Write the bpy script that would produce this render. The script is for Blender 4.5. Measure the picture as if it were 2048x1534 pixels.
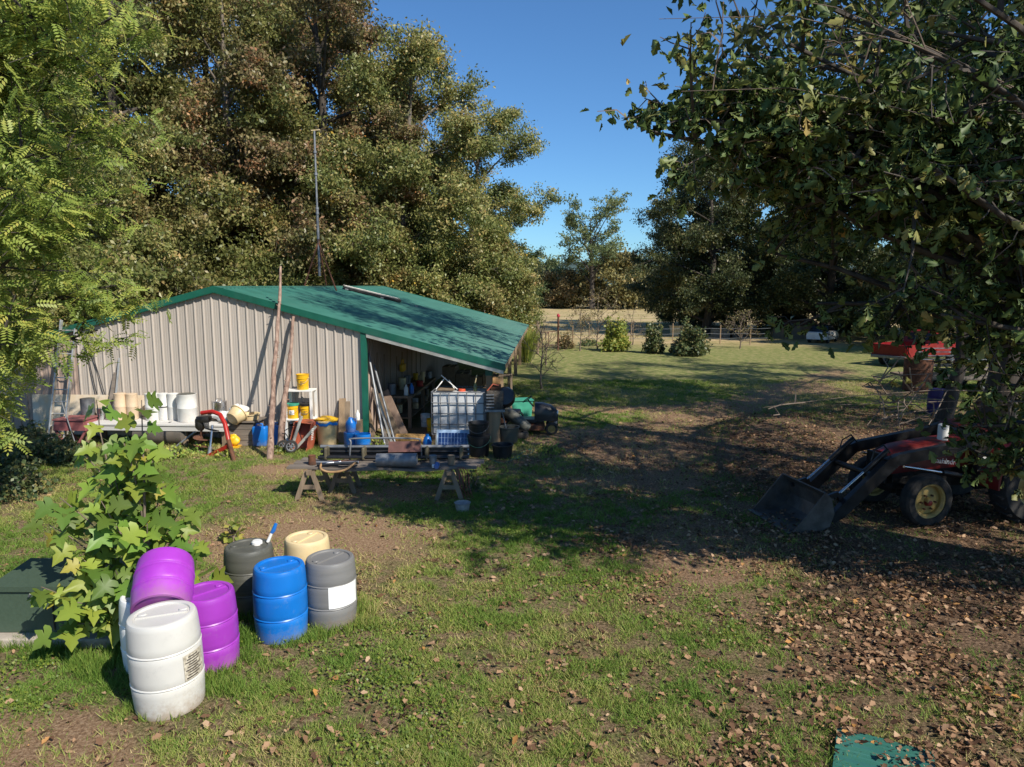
import bpy, bmesh, math, random
import numpy as np
from mathutils import Vector, Matrix, Euler

# ------------------------------------------------------------------ camera, sky, sun, exposure
for o in list(bpy.data.objects): bpy.data.objects.remove(o)
SC = bpy.context.scene
COL = SC.collection
CAM_H, PITCH, FPX = 4.0, math.radians(7.86), 1419.0
cd = bpy.data.cameras.new('camera'); cam = bpy.data.objects.new('camera', cd); COL.objects.link(cam)
cam.location = (0, 0, CAM_H); cam.rotation_euler = (math.pi/2 - PITCH, 0, 0)
cd.sensor_width = 36; cd.lens = FPX/2048*36; cd.clip_end = 8000; cd.clip_start = .05
SC.camera = cam
SUN_EL, SUN_AZ = math.radians(42), math.radians(134)          # azimuth clockwise from +Y
sdir = Vector((math.sin(SUN_AZ)*math.cos(SUN_EL), math.cos(SUN_AZ)*math.cos(SUN_EL), math.sin(SUN_EL)))
W = bpy.data.worlds.new('World'); SC.world = W; W.use_nodes = True
nt = W.node_tree; bg = nt.nodes['Background']
sky = nt.nodes.new('ShaderNodeTexSky'); sky.sky_type = 'NISHITA'; sky.sun_disc = False
sky.sun_elevation = SUN_EL; sky.sun_rotation = SUN_AZ; sky.altitude = 300; sky.air_density = 1.0; sky.dust_density = .3; sky.ozone_density = 2.5
tint = nt.nodes.new('ShaderNodeMix'); tint.data_type = 'RGBA'; tint.blend_type = 'MULTIPLY'; tint.inputs[0].default_value = 1; tint.inputs[7].default_value = (.62, .98, 1.30, 1)
nt.links.new(sky.outputs[0], tint.inputs[6]); nt.links.new(tint.outputs[2], bg.inputs[0]); bg.inputs[1].default_value = .085
sl = bpy.data.lights.new('sun', 'SUN'); so = bpy.data.objects.new('sun', sl); COL.objects.link(so)
sl.energy = 5.0; sl.angle = math.radians(.53); sl.color = (1, .94, .83)
so.rotation_euler = (-sdir).to_track_quat('-Z', 'Y').to_euler(); so.location = sdir*60
SC.view_settings.view_transform = 'Standard'; SC.view_settings.look = 'None'
SC.view_settings.exposure = 0.36; SC.view_settings.gamma = 1
SC.render.engine = 'CYCLES'
SC.cycles.max_bounces = 6; SC.cycles.transparent_max_bounces = 8

# ------------------------------------------------------------------ pixel helpers (photo pixels, 2048 wide)
S_, C_ = math.sin(PITCH), math.cos(PITCH)
def ray(px, py):
    u, v = (px-1024)/FPX, (py-767)/FPX
    return Vector((u, C_-v*S_, -(S_+v*C_)))
def G(px, py, z=0.0):
    d = ray(px, py); return Vector((0, 0, CAM_H)) + d*((z-CAM_H)/d.z)
def PY(px, py, y):
    d = ray(px, py); return Vector((0, 0, CAM_H)) + d*(y/d.y)
BA = math.radians(3.2)                                         # barn is turned a little
BO = Vector((-7.63, 18.38, 0)); BW = Vector((math.cos(BA), -math.sin(BA), 0)); BD = Vector((math.sin(BA), math.cos(BA), 0))
def B(px, py, d=0.0):                                          # point on a plane d metres in front of the gable wall
    r = ray(px, py); q = BO - BD*d - Vector((0, 0, CAM_H))
    return Vector((0, 0, CAM_H)) + r*(q.dot(BD)/r.dot(BD))
def BX(px, d, z=0.0):                                          # barn X of a pixel column on that plane at height z
    u = (px-1024)/FPX; ca, sa = math.cos(BA), math.sin(BA)
    return (u*(BO.y*C_ - d*ca*C_ + (CAM_H-z)*S_) - BO.x + d*sa)/(ca + u*sa*C_)
def BL(x, y, z=0.0): return BO + BW*x + BD*y + Vector((0, 0, z))
def BP(px, d, z=0.0): return BL(BX(px, d, z), -d, z)

# ------------------------------------------------------------------ materials
MATS = {}
def pm(name, col, rough=.6, metal=0.0, var=.18, vs=6.0, bump=0.0, bs=40.0, col2=None, stretch=(1, 1, 1), dirt=None, dirt_amt=.35, spec=.5, trans=0.0, mud=0.0):
    if name in MATS: return MATS[name]
    m = bpy.data.materials.new(name); m.use_nodes = True; n = m.node_tree.nodes; l = m.node_tree.links
    p = n['Principled BSDF']; p.inputs['Roughness'].default_value = rough; p.inputs['Metallic'].default_value = metal
    p.inputs['Specular IOR Level'].default_value = spec
    tc = n.new('ShaderNodeTexCoord'); mp = n.new('ShaderNodeMapping'); l.new(tc.outputs['Object'], mp.inputs[0]); mp.inputs['Scale'].default_value = stretch
    nz = n.new('ShaderNodeTexNoise'); nz.inputs['Scale'].default_value = vs; nz.inputs['Detail'].default_value = 5; l.new(mp.outputs[0], nz.inputs['Vector'])
    rp = n.new('ShaderNodeValToRGB'); c2 = col2 or tuple(min(1, c*(1+var)) for c in col); c1 = col if col2 else tuple(c*(1-var) for c in col)
    rp.color_ramp.elements[0].position = .33; rp.color_ramp.elements[1].position = .67
    rp.color_ramp.elements[0].color = (*c1, 1); rp.color_ramp.elements[1].color = (*c2, 1); l.new(nz.outputs[0], rp.inputs[0])
    out = rp.outputs[0]
    if dirt:
        n2 = n.new('ShaderNodeTexNoise'); n2.inputs['Scale'].default_value = vs*.45; n2.inputs['Detail'].default_value = 8; n2.inputs['Roughness'].default_value = .7; l.new(mp.outputs[0], n2.inputs['Vector'])
        r2 = n.new('ShaderNodeMapRange'); r2.inputs[1].default_value = .5; r2.inputs[2].default_value = .72; r2.inputs[4].default_value = dirt_amt; l.new(n2.outputs[0], r2.inputs[0])
        mx = n.new('ShaderNodeMix'); mx.data_type = 'RGBA'; l.new(r2.outputs[0], mx.inputs[0]); l.new(out, mx.inputs[6]); mx.inputs[7].default_value = (*dirt, 1); out = mx.outputs[2]
    oi = n.new('ShaderNodeObjectInfo'); hv = n.new('ShaderNodeHueSaturation'); mv = n.new('ShaderNodeMapRange'); mv.inputs[3].default_value = .9; mv.inputs[4].default_value = 1.08
    l.new(oi.outputs['Random'], mv.inputs[0]); l.new(mv.outputs[0], hv.inputs['Value']); l.new(out, hv.inputs['Color']); out = hv.outputs[0]
    if mud:
        sx_ = n.new('ShaderNodeSeparateXYZ'); l.new(tc.outputs['Object'], sx_.inputs[0]); n4 = n.new('ShaderNodeTexNoise'); n4.inputs['Scale'].default_value = 11; n4.inputs['Detail'].default_value = 8; n4.inputs['Roughness'].default_value = .75; l.new(tc.outputs['Object'], n4.inputs['Vector'])
        ad = n.new('ShaderNodeMath'); ad.operation = 'MULTIPLY_ADD'; l.new(n4.outputs[0], ad.inputs[0]); ad.inputs[1].default_value = -.55; l.new(sx_.outputs[2], ad.inputs[2])
        r5 = n.new('ShaderNodeMapRange'); r5.inputs[1].default_value = -.28; r5.inputs[2].default_value = -.08; r5.inputs[3].default_value = mud; r5.inputs[4].default_value = 0; l.new(ad.outputs[0], r5.inputs[0])
        m5 = n.new('ShaderNodeMix'); m5.data_type = 'RGBA'; l.new(r5.outputs[0], m5.inputs[0]); l.new(out, m5.inputs[6]); m5.inputs[7].default_value = (.26, .17, .10, 1); out = m5.outputs[2]
        n6 = n.new('ShaderNodeTexNoise'); n6.inputs['Scale'].default_value = 4; n6.inputs['Detail'].default_value = 10; n6.inputs['Roughness'].default_value = .85; l.new(tc.outputs['Object'], n6.inputs['Vector'])
        r6 = n.new('ShaderNodeMapRange'); r6.inputs[1].default_value = .56; r6.inputs[2].default_value = .66; r6.inputs[4].default_value = .4; l.new(n6.outputs[0], r6.inputs[0])
        m6 = n.new('ShaderNodeMix'); m6.data_type = 'RGBA'; l.new(r6.outputs[0], m6.inputs[0]); l.new(out, m6.inputs[6]); m6.inputs[7].default_value = (*[c*.55+.12 for c in col], 1); out = m6.outputs[2]
    l.new(out, p.inputs['Base Color'])
    rr = n.new('ShaderNodeMapRange'); rr.inputs[3].default_value = max(.02, rough-.1); rr.inputs[4].default_value = min(1, rough+.12); l.new(nz.outputs[0], rr.inputs[0]); l.new(rr.outputs[0], p.inputs['Roughness'])
    if bump:
        n3 = n.new('ShaderNodeTexNoise'); n3.inputs['Scale'].default_value = bs; n3.inputs['Detail'].default_value = 6; l.new(mp.outputs[0], n3.inputs['Vector'])
        b = n.new('ShaderNodeBump'); b.inputs['Strength'].default_value = bump; b.inputs['Distance'].default_value = .02; l.new(n3.outputs[0], b.inputs['Height']); l.new(b.outputs[0], p.inputs['Normal'])
    if trans:
        t = n.new('ShaderNodeBsdfTranslucent'); l.new(out, t.inputs[0]); ms = n.new('ShaderNodeMixShader'); ms.inputs[0].default_value = trans
        l.new(p.outputs[0], ms.inputs[1]); l.new(t.outputs[0], ms.inputs[2]); l.new(ms.outputs[0], n['Material Output'].inputs[0])
    MATS[name] = m; return m
def leafmat(name, stops, rough=.45, trans=.3, spec=.4):
    m = bpy.data.materials.new(name); m.use_nodes = True; n = m.node_tree.nodes; l = m.node_tree.links
    p = n['Principled BSDF']; p.inputs['Roughness'].default_value = rough; p.inputs['Specular IOR Level'].default_value = spec
    a = n.new('ShaderNodeAttribute'); a.attribute_name = 'rnd'
    rp = n.new('ShaderNodeValToRGB'); cr = rp.color_ramp
    while len(cr.elements) < len(stops): cr.elements.new(.5)
    for e, (pos, c) in zip(cr.elements, stops): e.position = pos; e.color = (*c, 1)
    l.new(a.outputs['Fac'], rp.inputs[0]); oi = n.new('ShaderNodeObjectInfo'); hs = n.new('ShaderNodeHueSaturation'); l.new(rp.outputs[0], hs.inputs['Color'])
    mr = n.new('ShaderNodeMapRange'); mr.inputs[3].default_value = .485; mr.inputs[4].default_value = .52; l.new(oi.outputs['Random'], mr.inputs[0]); l.new(mr.outputs[0], hs.inputs['Hue'])
    mv = n.new('ShaderNodeMapRange'); mv.inputs[3].default_value = .85; mv.inputs[4].default_value = 1.2; l.new(oi.outputs['Random'], mv.inputs[0]); l.new(mv.outputs[0], hs.inputs['Value'])
    l.new(hs.outputs[0], p.inputs['Base Color'])
    if trans:
        t = n.new('ShaderNodeBsdfTranslucent'); ms = n.new('ShaderNodeMixShader'); ms.inputs[0].default_value = trans
        l.new(hs.outputs[0], t.inputs[0]); l.new(p.outputs[0], ms.inputs[1]); l.new(t.outputs[0], ms.inputs[2]); l.new(ms.outputs[0], n['Material Output'].inputs[0])
    MATS[name] = m; return m

# ------------------------------------------------------------------ mesh helpers
class MB:
    def __init__(s): s.v = []; s.f = []
    def add(s, vs, fs):
        k = len(s.v); s.v += [tuple(v) for v in vs]; s.f += [tuple(i+k for i in f) for f in fs]; return s
    def box(s, c, d, rot=None, ch=0.0):
        x, y, z = d[0]/2, d[1]/2, d[2]/2; M = Euler(rot).to_matrix() if rot else None; c = Vector(c)
        if ch <= 0:
            vs = [Vector((a*x, b*y, e*z)) for e in (-1, 1) for b in (-1, 1) for a in (-1, 1)]
            fs = [(0, 2, 3, 1), (4, 5, 7, 6), (0, 1, 5, 4), (2, 6, 7, 3), (0, 4, 6, 2), (1, 3, 7, 5)]
        else:
            bm = bmesh.new(); bmesh.ops.create_cube(bm, size=1)
            for v in bm.verts: v.co = Vector((v.co.x*d[0], v.co.y*d[1], v.co.z*d[2]))
            bmesh.ops.bevel(bm, geom=list(bm.edges), offset=ch, segments=2, affect='EDGES', profile=.5)
            bm.verts.index_update(); vs = [v.co.copy() for v in bm.verts]; fs = [tuple(v.index for v in f.verts) for f in bm.faces]; bm.free()
        return s.add([(M @ v if M else v) + c for v in vs], fs)
    def beam(s, p0, p1, w, h, up=(0, 0, 1)):                   # rectangular bar between two points
        p0, p1 = Vector(p0), Vector(p1); d = (p1-p0).normalized(); up = Vector(up)
        sd = d.cross(up)
        if sd.length < 1e-4: sd = d.cross(Vector((1, 0, 0)))
        sd.normalize(); u = sd.cross(d)
        vs = [p + sd*a*w/2 + u*b*h/2 for p in (p0, p1) for b in (-1, 1) for a in (-1, 1)]
        return s.add(vs, [(0, 1, 3, 2), (4, 6, 7, 5), (0, 4, 5, 1), (2, 3, 7, 6), (0, 2, 6, 4), (1, 5, 7, 3)])
    def tube(s, pts, r, n=8, cap=True):
        pts = [Vector(p) for p in pts]; rs = r if isinstance(r, (list, tuple)) else [r]*len(pts)
        t = (pts[1]-pts[0]).normalized(); a = t.orthogonal().normalized(); k = len(s.v); N = len(pts)
        for i, p in enumerate(pts):
            t2 = (pts[min(i+1, N-1)] - pts[max(i-1, 0)]).normalized()
            a = (a - t2*a.dot(t2)); a = a.normalized() if a.length > 1e-6 else t2.orthogonal().normalized(); b = t2.cross(a)
            for j in range(n):
                an = 2*math.pi*j/n; s.v.append(tuple(p + (a*math.cos(an)+b*math.sin(an))*rs[i]))
        for i in range(N-1):
            for j in range(n):
                s.f.append((k+i*n+j, k+i*n+(j+1) % n, k+(i+1)*n+(j+1) % n, k+(i+1)*n+j))
        if cap: s.f.append(tuple(k+j for j in range(n))[::-1]); s.f.append(tuple(k+(N-1)*n+j for j in range(n)))
        return s
    def lathe(s, prof, n=32, M=None, a0=0, a1=2*math.pi):      # profile of (r, z) about Z
        M = M or Matrix.Identity(4); k = len(s.v); full = abs(a1-a0-2*math.pi) < 1e-6; m = n if full else n+1
        for r, z in prof:
            for j in range(m):
                an = a0+(a1-a0)*j/n; s.v.append(tuple(M @ Vector((r*math.cos(an), r*math.sin(an), z))))
        for i in range(len(prof)-1):
            for j in range(n):
                j2 = (j+1) % m; s.f.append((k+i*m+j, k+i*m+j2, k+(i+1)*m+j2, k+(i+1)*m+j))
        return s
    def prism(s, poly, axis, t0, t1):                          # polygon in the other two axes extruded along axis
        def mk(a, b, t):
            return {'x': (t, a, b), 'y': (a, t, b), 'z': (a, b, t)}[axis]
        n = len(poly); k = len(s.v)
        s.v += [mk(a, b, t0) for a, b in poly] + [mk(a, b, t1) for a, b in poly]
        s.f.append(tuple(range(k, k+n))[::-1]); s.f.append(tuple(range(k+n, k+2*n)))
        for i in range(n): s.f.append((k+i, k+(i+1) % n, k+n+(i+1) % n, k+n+i))
        return s
    def mesh(s, name, smooth=None, fix=True):
        me = bpy.data.meshes.new(name); me.from_pydata(s.v, [], s.f)
        if fix:
            bm = bmesh.new(); bm.from_mesh(me); bmesh.ops.recalc_face_normals(bm, faces=bm.faces); bm.to_mesh(me); bm.free()
        if smooth:
            me.shade_smooth()
            try: me.set_sharp_from_angle(angle=math.radians(smooth))
            except Exception: pass
        return me
    def build(s, name, mat, parent=None, smooth=None, loc=(0, 0, 0), rot=(0, 0, 0)):
        return mko(name, s.mesh(name, smooth), mat, parent, loc, rot)
def mko(name, me, mat=None, parent=None, loc=(0, 0, 0), rot=(0, 0, 0)):
    o = bpy.data.objects.new(name, me); COL.objects.link(o); o.parent = parent; o.location = loc; o.rotation_euler = rot
    if mat and me is not None and not me.materials: me.materials.append(mat)
    return o
def tag(o, label=None, cat=None, group=None, kind=None):
    if label: o['label'] = label
    if cat: o['category'] = cat
    if group: o['group'] = group
    if kind: o['kind'] = kind
    return o
def thing(name, label, cat, loc=(0, 0, 0), rot=(0, 0, 0), group=None):
    o = bpy.data.objects.new(name, None); COL.objects.link(o); o.location = loc
    o.rotation_euler = rot if isinstance(rot, (tuple, Euler)) else (0, 0, rot); o.empty_display_size = .1
    return tag(o, label, cat, group)
KIDS = {}
def copy_tree(o, parent=None):
    c = o.copy(); COL.objects.link(c); c.parent = parent
    for ch in [x for x in bpy.data.objects if x.parent == o]: copy_tree(ch, c)
    return c
def fast(name, V, F, attr=None, smooth=False):
    me = bpy.data.meshes.new(name); V = np.asarray(V, np.float32); F = np.asarray(F, np.int32); m, k = F.shape
    me.vertices.add(len(V)); me.vertices.foreach_set('co', V.ravel()); me.loops.add(m*k); me.polygons.add(m)
    me.polygons.foreach_set('loop_start', np.arange(0, m*k, k, dtype=np.int32)); me.loops.foreach_set('vertex_index', F.ravel())
    if attr is not None:
        a = me.attributes.new('rnd', 'FLOAT', 'FACE'); a.data.foreach_set('value', np.asarray(attr, np.float32))
    me.update(calc_edges=True)
    if smooth: me.shade_smooth()
    return me
def hash2(ix, iy, seed):
    h = (ix.astype(np.int64)*374761393 + iy.astype(np.int64)*668265263 + seed*982451653) & 0x7fffffff
    h = ((h ^ (h >> 13))*1274126177) & 0x7fffffff; h = h ^ (h >> 16)
    return (h & 0xffff)/65535.0
def vnoise(x, y, sc, seed=0):
    x = np.asarray(x)/sc; y = np.asarray(y)/sc; ix = np.floor(x); iy = np.floor(y); fx = x-ix; fy = y-iy
    fx = fx*fx*(3-2*fx); fy = fy*fy*(3-2*fy)
    a = hash2(ix, iy, seed); b = hash2(ix+1, iy, seed); c = hash2(ix, iy+1, seed); d = hash2(ix+1, iy+1, seed)
    return (a*(1-fx)+b*fx)*(1-fy)+(c*(1-fx)+d*fx)*fy
def fbm(x, y, sc, seed=0): return .5*vnoise(x, y, sc, seed)+.3*vnoise(x, y, sc*.47, seed+7)+.2*vnoise(x, y, sc*.21, seed+13)
def sst(a, b, x): t = np.clip((x-a)/(b-a), 0, 1); return t*t*(3-2*t)

# ------------------------------------------------------------------ ground: zones shared by the soil colour and the grass
def zones(x, y):
    n = fbm(x, y, 2.6, 3)-.5; n2 = fbm(x, y, 1.1, 21)-.5
    edge = np.interp(y, [3, 5, 7, 9, 11, 13, 16, 20, 26, 34], [-1.4, -.2, 1.3, 2.0, 1.7, 1.2, 1.4, 3.0, 6.5, 12.])
    lit = sst(-1.3, 2.0, x-edge+4.6*n+2.4*n2)
    lit = lit*(1-sst(20, 27, y)*.95)
    lit = lit*(1-.45*np.exp(-(((x-4.5)/2.6)**2+((y-5.6)/1.1)**2)))
    tw = np.interp(y, [4, 8, 12, 18, 22, 26, 31, 40], [3.6, 3.1, 3.0, 3.6, 6.0, 9.5, 13.5, 20]); track = np.exp(-((x-tw)/(.8+.03*y))**2)*sst(6.5, 10, y)*(1-sst(31, 36, y)); lit = lit*(1-.65*np.clip(track+.8*n, 0, 1))
    def gs(cx, cy, rx, ry): return np.exp(-(((x-cx)/rx)**2+((y-cy)/ry)**2))
    dirt = gs(-4.4, 5.6, 1.5, .75)*1.15+gs(-3.4, 10.6, 2.0, 1.3)*1.2+gs(-5.2, 15.1, 1.6, .9)*.85+gs(-3.2, 5.0, .7, .5)*.6+gs(13.5, 27, 3.5, 2.2)*.9+gs(3.4, 18.5, 2.4, 1.6)*.9+gs(-2.7, 13.4, 1.6, .8)*.8
    dirt = dirt+gs(3.2, 23, 5, .9)*.7+gs(1.3, 14.2, 1.3, .5)*.8+gs(-.5, 20, 5.5, 4)*.6
    dirt = sst(.42, .8, dirt+.9*track+1.3*n+.6*n2)
    field = sst(46, 49, y+4*n)
    dry = np.clip(.48+2.4*(fbm(x, y, 2.4, 40)-.5)+.25*dirt, 0, 1)
    grass = (1-lit)*(1-.9*dirt)*np.clip(1.15-1.1*np.clip(dry-.45, 0, 1), .25, 1)
    return grass, lit, dirt, field, dry
def axis(lo, hi, step, far):
    a = list(np.arange(lo, hi+1e-6, step)); d = step
    while a[-1] < far: d *= 1.35; a.append(a[-1]+d)
    d = step
    while a[0] > -far: d *= 1.35; a.insert(0, a[0]-d)
    return np.array(a)
gx = axis(-14, 16, .2, 5000); gy = axis(2, 30, .2, 5000)
XX, YY = np.meshgrid(gx, gy); nx, ny = len(gx), len(gy)
zz = np.where((YY > 130), np.minimum((YY-130)*.004, 3), 0)
V = np.stack([XX.ravel(), YY.ravel(), zz.ravel()], 1); I = np.arange(nx*ny).reshape(ny, nx)
F = np.stack([I[:-1, :-1].ravel(), I[:-1, 1:].ravel(), I[1:, 1:].ravel(), I[1:, :-1].ravel()], 1)
gme = fast('ground', V, F); zg, zl, zd, zf, zy = zones(XX.ravel(), YY.ravel())
ca = gme.color_attributes.new('zone', 'FLOAT_COLOR', 'POINT')
ca.data.foreach_set('color', np.stack([zl, zd, zf, zy], 1).astype(np.float32).ravel())
def ground_mat():
    m = bpy.data.materials.new('ground_soil_grass'); m.use_nodes = True; n = m.node_tree.nodes; l = m.node_tree.links
    p = n['Principled BSDF']; p.inputs['Roughness'].default_value = .95; p.inputs['Specular IOR Level'].default_value = .15
    at = n.new('ShaderNodeAttribute'); at.attribute_name = 'zone'; sp = n.new('ShaderNodeSeparateColor'); l.new(at.outputs['Color'], sp.inputs[0])
    tc = n.new('ShaderNodeTexCoord')
    def noise(sc, det=6, ro=.6):
        z = n.new('ShaderNodeTexNoise'); z.inputs['Scale'].default_value = sc; z.inputs['Detail'].default_value = det; z.inputs['Roughness'].default_value = ro; l.new(tc.outputs['Object'], z.inputs['Vector']); return z.outputs[0]
    def ramp(fac, *st):
        r = n.new('ShaderNodeValToRGB')
        while len(r.color_ramp.elements) < len(st): r.color_ramp.elements.new(.5)
        for e, (q, c) in zip(r.color_ramp.elements, st): e.position = q; e.color = (*c, 1)
        l.new(fac, r.inputs[0]); return r.outputs[0]
    def mix(f, a, b):
        x = n.new('ShaderNodeMix'); x.data_type = 'RGBA'; l.new(f, x.inputs[0]); l.new(a, x.inputs[6]); l.new(b, x.inputs[7]); return x.outputs[2]
    fine = noise(26, 10, .8); mid = noise(3.2, 6, .65); big = noise(.35, 4)
    g1 = ramp(fine, (.39, (.045, .055, .018)), (.5, (.12, .145, .04)), (.6, (.27, .26, .10)))
    g2 = ramp(fine, (.39, (.06, .042, .025)), (.5, (.23, .155, .09)), (.61, (.44, .31, .20)))
    md = ramp(mid, (.36, (0, 0, 0)), (.6, (1, 1, 1)))
    gr = mix(md, g1, g2)
    lt = ramp(fine, (.38, (.035, .022, .014)), (.47, (.12, .075, .045)), (.55, (.25, .16, .10)), (.64, (.42, .29, .19)))
    dt = ramp(fine, (.38, (.13, .075, .042)), (.5, (.32, .20, .115)), (.62, (.5, .35, .22)))
    fd = ramp(big, (.35, (.25, .23, .09)), (.5, (.42, .32, .16)), (.65, (.5, .38, .22)))
    fl = ramp(mid, (.38, (.13, .17, .045)), (.5, (.22, .24, .075)), (.62, (.36, .31, .14)))
    px_ = n.new('ShaderNodeSeparateXYZ'); l.new(tc.outputs['Object'], px_.inputs[0]); fr = n.new('ShaderNodeMapRange'); fr.inputs[1].default_value = 17; fr.inputs[2].default_value = 32; fr.inputs[4].default_value = .85; l.new(px_.outputs[1], fr.inputs[0])
    gr = mix(fr.outputs[0], gr, fl)
    c = mix(sp.outputs[1], gr, dt); c = mix(sp.outputs[0], c, lt); c = mix(sp.outputs[2], c, fd)
    l.new(c, p.inputs['Base Color'])
    b = n.new('ShaderNodeBump'); b.inputs['Strength'].default_value = 1; b.inputs['Distance'].default_value = .05; l.new(fine, b.inputs['Height']); l.new(b.outputs[0], p.inputs['Normal'])
    return m
ground = tag(mko('ground', gme, ground_mat()), kind='structure')

# ------------------------------------------------------------------ common materials
M_green = pm('green_metal', (.008, .105, .07), .42, 0, .12, 3, .05, 30, dirt=(.05, .1, .08), dirt_amt=.35)
M_roof = pm('roof_metal', (.038, .15, .115), .34, 0, .12, 1.2, .04, 20, dirt=(.10, .18, .15), dirt_amt=.5, spec=.6)
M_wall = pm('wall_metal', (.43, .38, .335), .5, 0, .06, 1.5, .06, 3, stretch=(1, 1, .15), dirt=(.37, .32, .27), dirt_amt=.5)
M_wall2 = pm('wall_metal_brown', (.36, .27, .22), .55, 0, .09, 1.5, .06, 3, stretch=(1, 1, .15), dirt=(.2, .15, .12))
M_wood = pm('weathered_wood', (.20, .145, .095), .8, 0, .3, 5, .5, 18, stretch=(1, 1, .12), dirt=(.1, .08, .06))
M_woodx = pm('weathered_plank', (.17, .14, .115), .8, 0, .3, 5, .5, 18, stretch=(.12, 1, 1), dirt=(.3, .27, .24))
M_post = pm('post_wood', (.27, .185, .11), .8, 0, .22, 6, .4, 16, stretch=(1, 1, .1))
M_logw = pm('peeled_log', (.40, .275, .21), .8, 0, .3, 14, .7, 26, col2=(.17, .10, .075), stretch=(1, 1, .35))
M_bark = pm('bark', (.055, .045, .036), .95, 0, .4, 8, 1., 14, stretch=(1, 1, .25))
M_barkl = pm('bark_pale', (.17, .14, .11), .95, 0, .35, 6, 1., 14, stretch=(1, 1, .25))
M_twig = pm('twig_bark', (.16, .12, .09), .9, 0, .3, 10)
M_alu = pm('aluminium', (.55, .53, .48), .45, .6, .12, 6, dirt=(.4, .36, .28))
M_galv = pm('galvanised', (.22, .23, .245), .55, .5, .18, 9, dirt=(.25, .26, .27))
M_steel = pm('bright_steel', (.6, .6, .61), .25, 1., .06, 4)
M_rust = pm('rust', (.17, .065, .03), .85, .1, .35, 9, .4, 30, col2=(.07, .035, .022))
M_black = pm('black_plastic', (.012, .012, .014), .45, 0, .3, 5, dirt=(.05, .045, .04))
M_blackm = pm('black_paint', (.012, .012, .013), .35, 0, .3, 6, dirt=(.06, .05, .04), dirt_amt=.5)
M_rubber = pm('rubber', (.02, .019, .018), .85, 0, .3, 12, .2, 30, dirt=(.09, .075, .055), dirt_amt=.5)
M_dwhite = pm('white_plastic', (.60, .58, .535), .38, 0, .05, 3, dirt=(.46, .36, .23), dirt_amt=.35, trans=.06, mud=.55)
M_owhite = pm('white_enamel', (.72, .71, .68), .4, 0, .06, 4, dirt=(.42, .25, .13), dirt_amt=.35)
M_cream = pm('cream_plastic', (.66, .51, .28), .42, 0, .08, 4, dirt=(.5, .36, .2), dirt_amt=.4, mud=.4)
M_purple = pm('purple_plastic', (.33, .04, .43), .38, 0, .07, 3, dirt=(.42, .14, .46), dirt_amt=.4, mud=.4)
M_blue = pm('blue_plastic', (.005, .15, .52), .36, 0, .08, 3, dirt=(.06, .28, .62), dirt_amt=.4, mud=.4)
M_gray = pm('grey_plastic', (.19, .185, .18), .45, 0, .08, 8, stretch=(.3, .3, 3), dirt=(.27, .25, .22), dirt_amt=.4, mud=.5)
M_dgray = pm('dark_grey_plastic', (.085, .085, .07), .45, 0, .12, 8, stretch=(.3, .3, 3), dirt=(.16, .15, .12), dirt_amt=.4, mud=.4)
M_yellow = pm('yellow_plastic', (.75, .42, .012), .4, 0, .07, 6, dirt=(.45, .28, .05), dirt_amt=.3)
M_white = pm('white_paint', (.78, .76, .72), .5, 0, .05, 6, dirt=(.5, .45, .38), dirt_amt=.3)
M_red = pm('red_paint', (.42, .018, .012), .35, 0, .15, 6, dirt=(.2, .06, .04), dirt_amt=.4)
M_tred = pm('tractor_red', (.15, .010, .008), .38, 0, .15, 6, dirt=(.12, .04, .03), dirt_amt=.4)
M_orange = pm('faded_orange_red', (.42, .10, .05), .5, 0, .12, 5, dirt=(.36, .14, .09), dirt_amt=.5)
M_maroon = pm('maroon_paint', (.24, .075, .075), .6, 0, .15, 6, dirt=(.3, .16, .13))
M_ygrim = pm('cream_yellow_rim', (.42, .29, .09), .5, 0, .15, 9, dirt=(.16, .1, .05), dirt_amt=.6)
M_tgreen = pm('transformer_green', (.055, .085, .055), .55, 0, .08, 30, .08, 120)
M_conc = pm('concrete', (.42, .36, .29), .9, 0, .15, 6, .3, 40)
M_glass = pm('dark_glass', (.01, .012, .014), .08, 0, .1, 4)
M_label = pm('paper_label', (.8, .79, .77), .6, 0, .03, 8)
M_ink = pm('dark_print', (.06, .05, .045), .7, 0, .2, 20)
M_teal = pm('teal_plastic', (.05, .30, .20), .5, 0, .12, 5)
M_hose = pm('tan_hose', (.34, .20, .09), .6, 0, .15, 8)
M_ghose = pm('green_hose', (.03, .12, .08), .5, 0, .15, 8)
M_straw = pm('straw', (.42, .24, .08), .9, 0, .35, 20, .8, 40)
M_solar = pm('solar_cell', (.012, .035, .13), .15, 0, .3, 12)
M_tarp = pm('white_bag', (.7, .69, .67), .6, 0, .06, 6, .4, 12)
M_gravel = pm('ash_grey', (.3, .28, .26), .95, 0, .2, 12, .5, 30)
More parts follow.
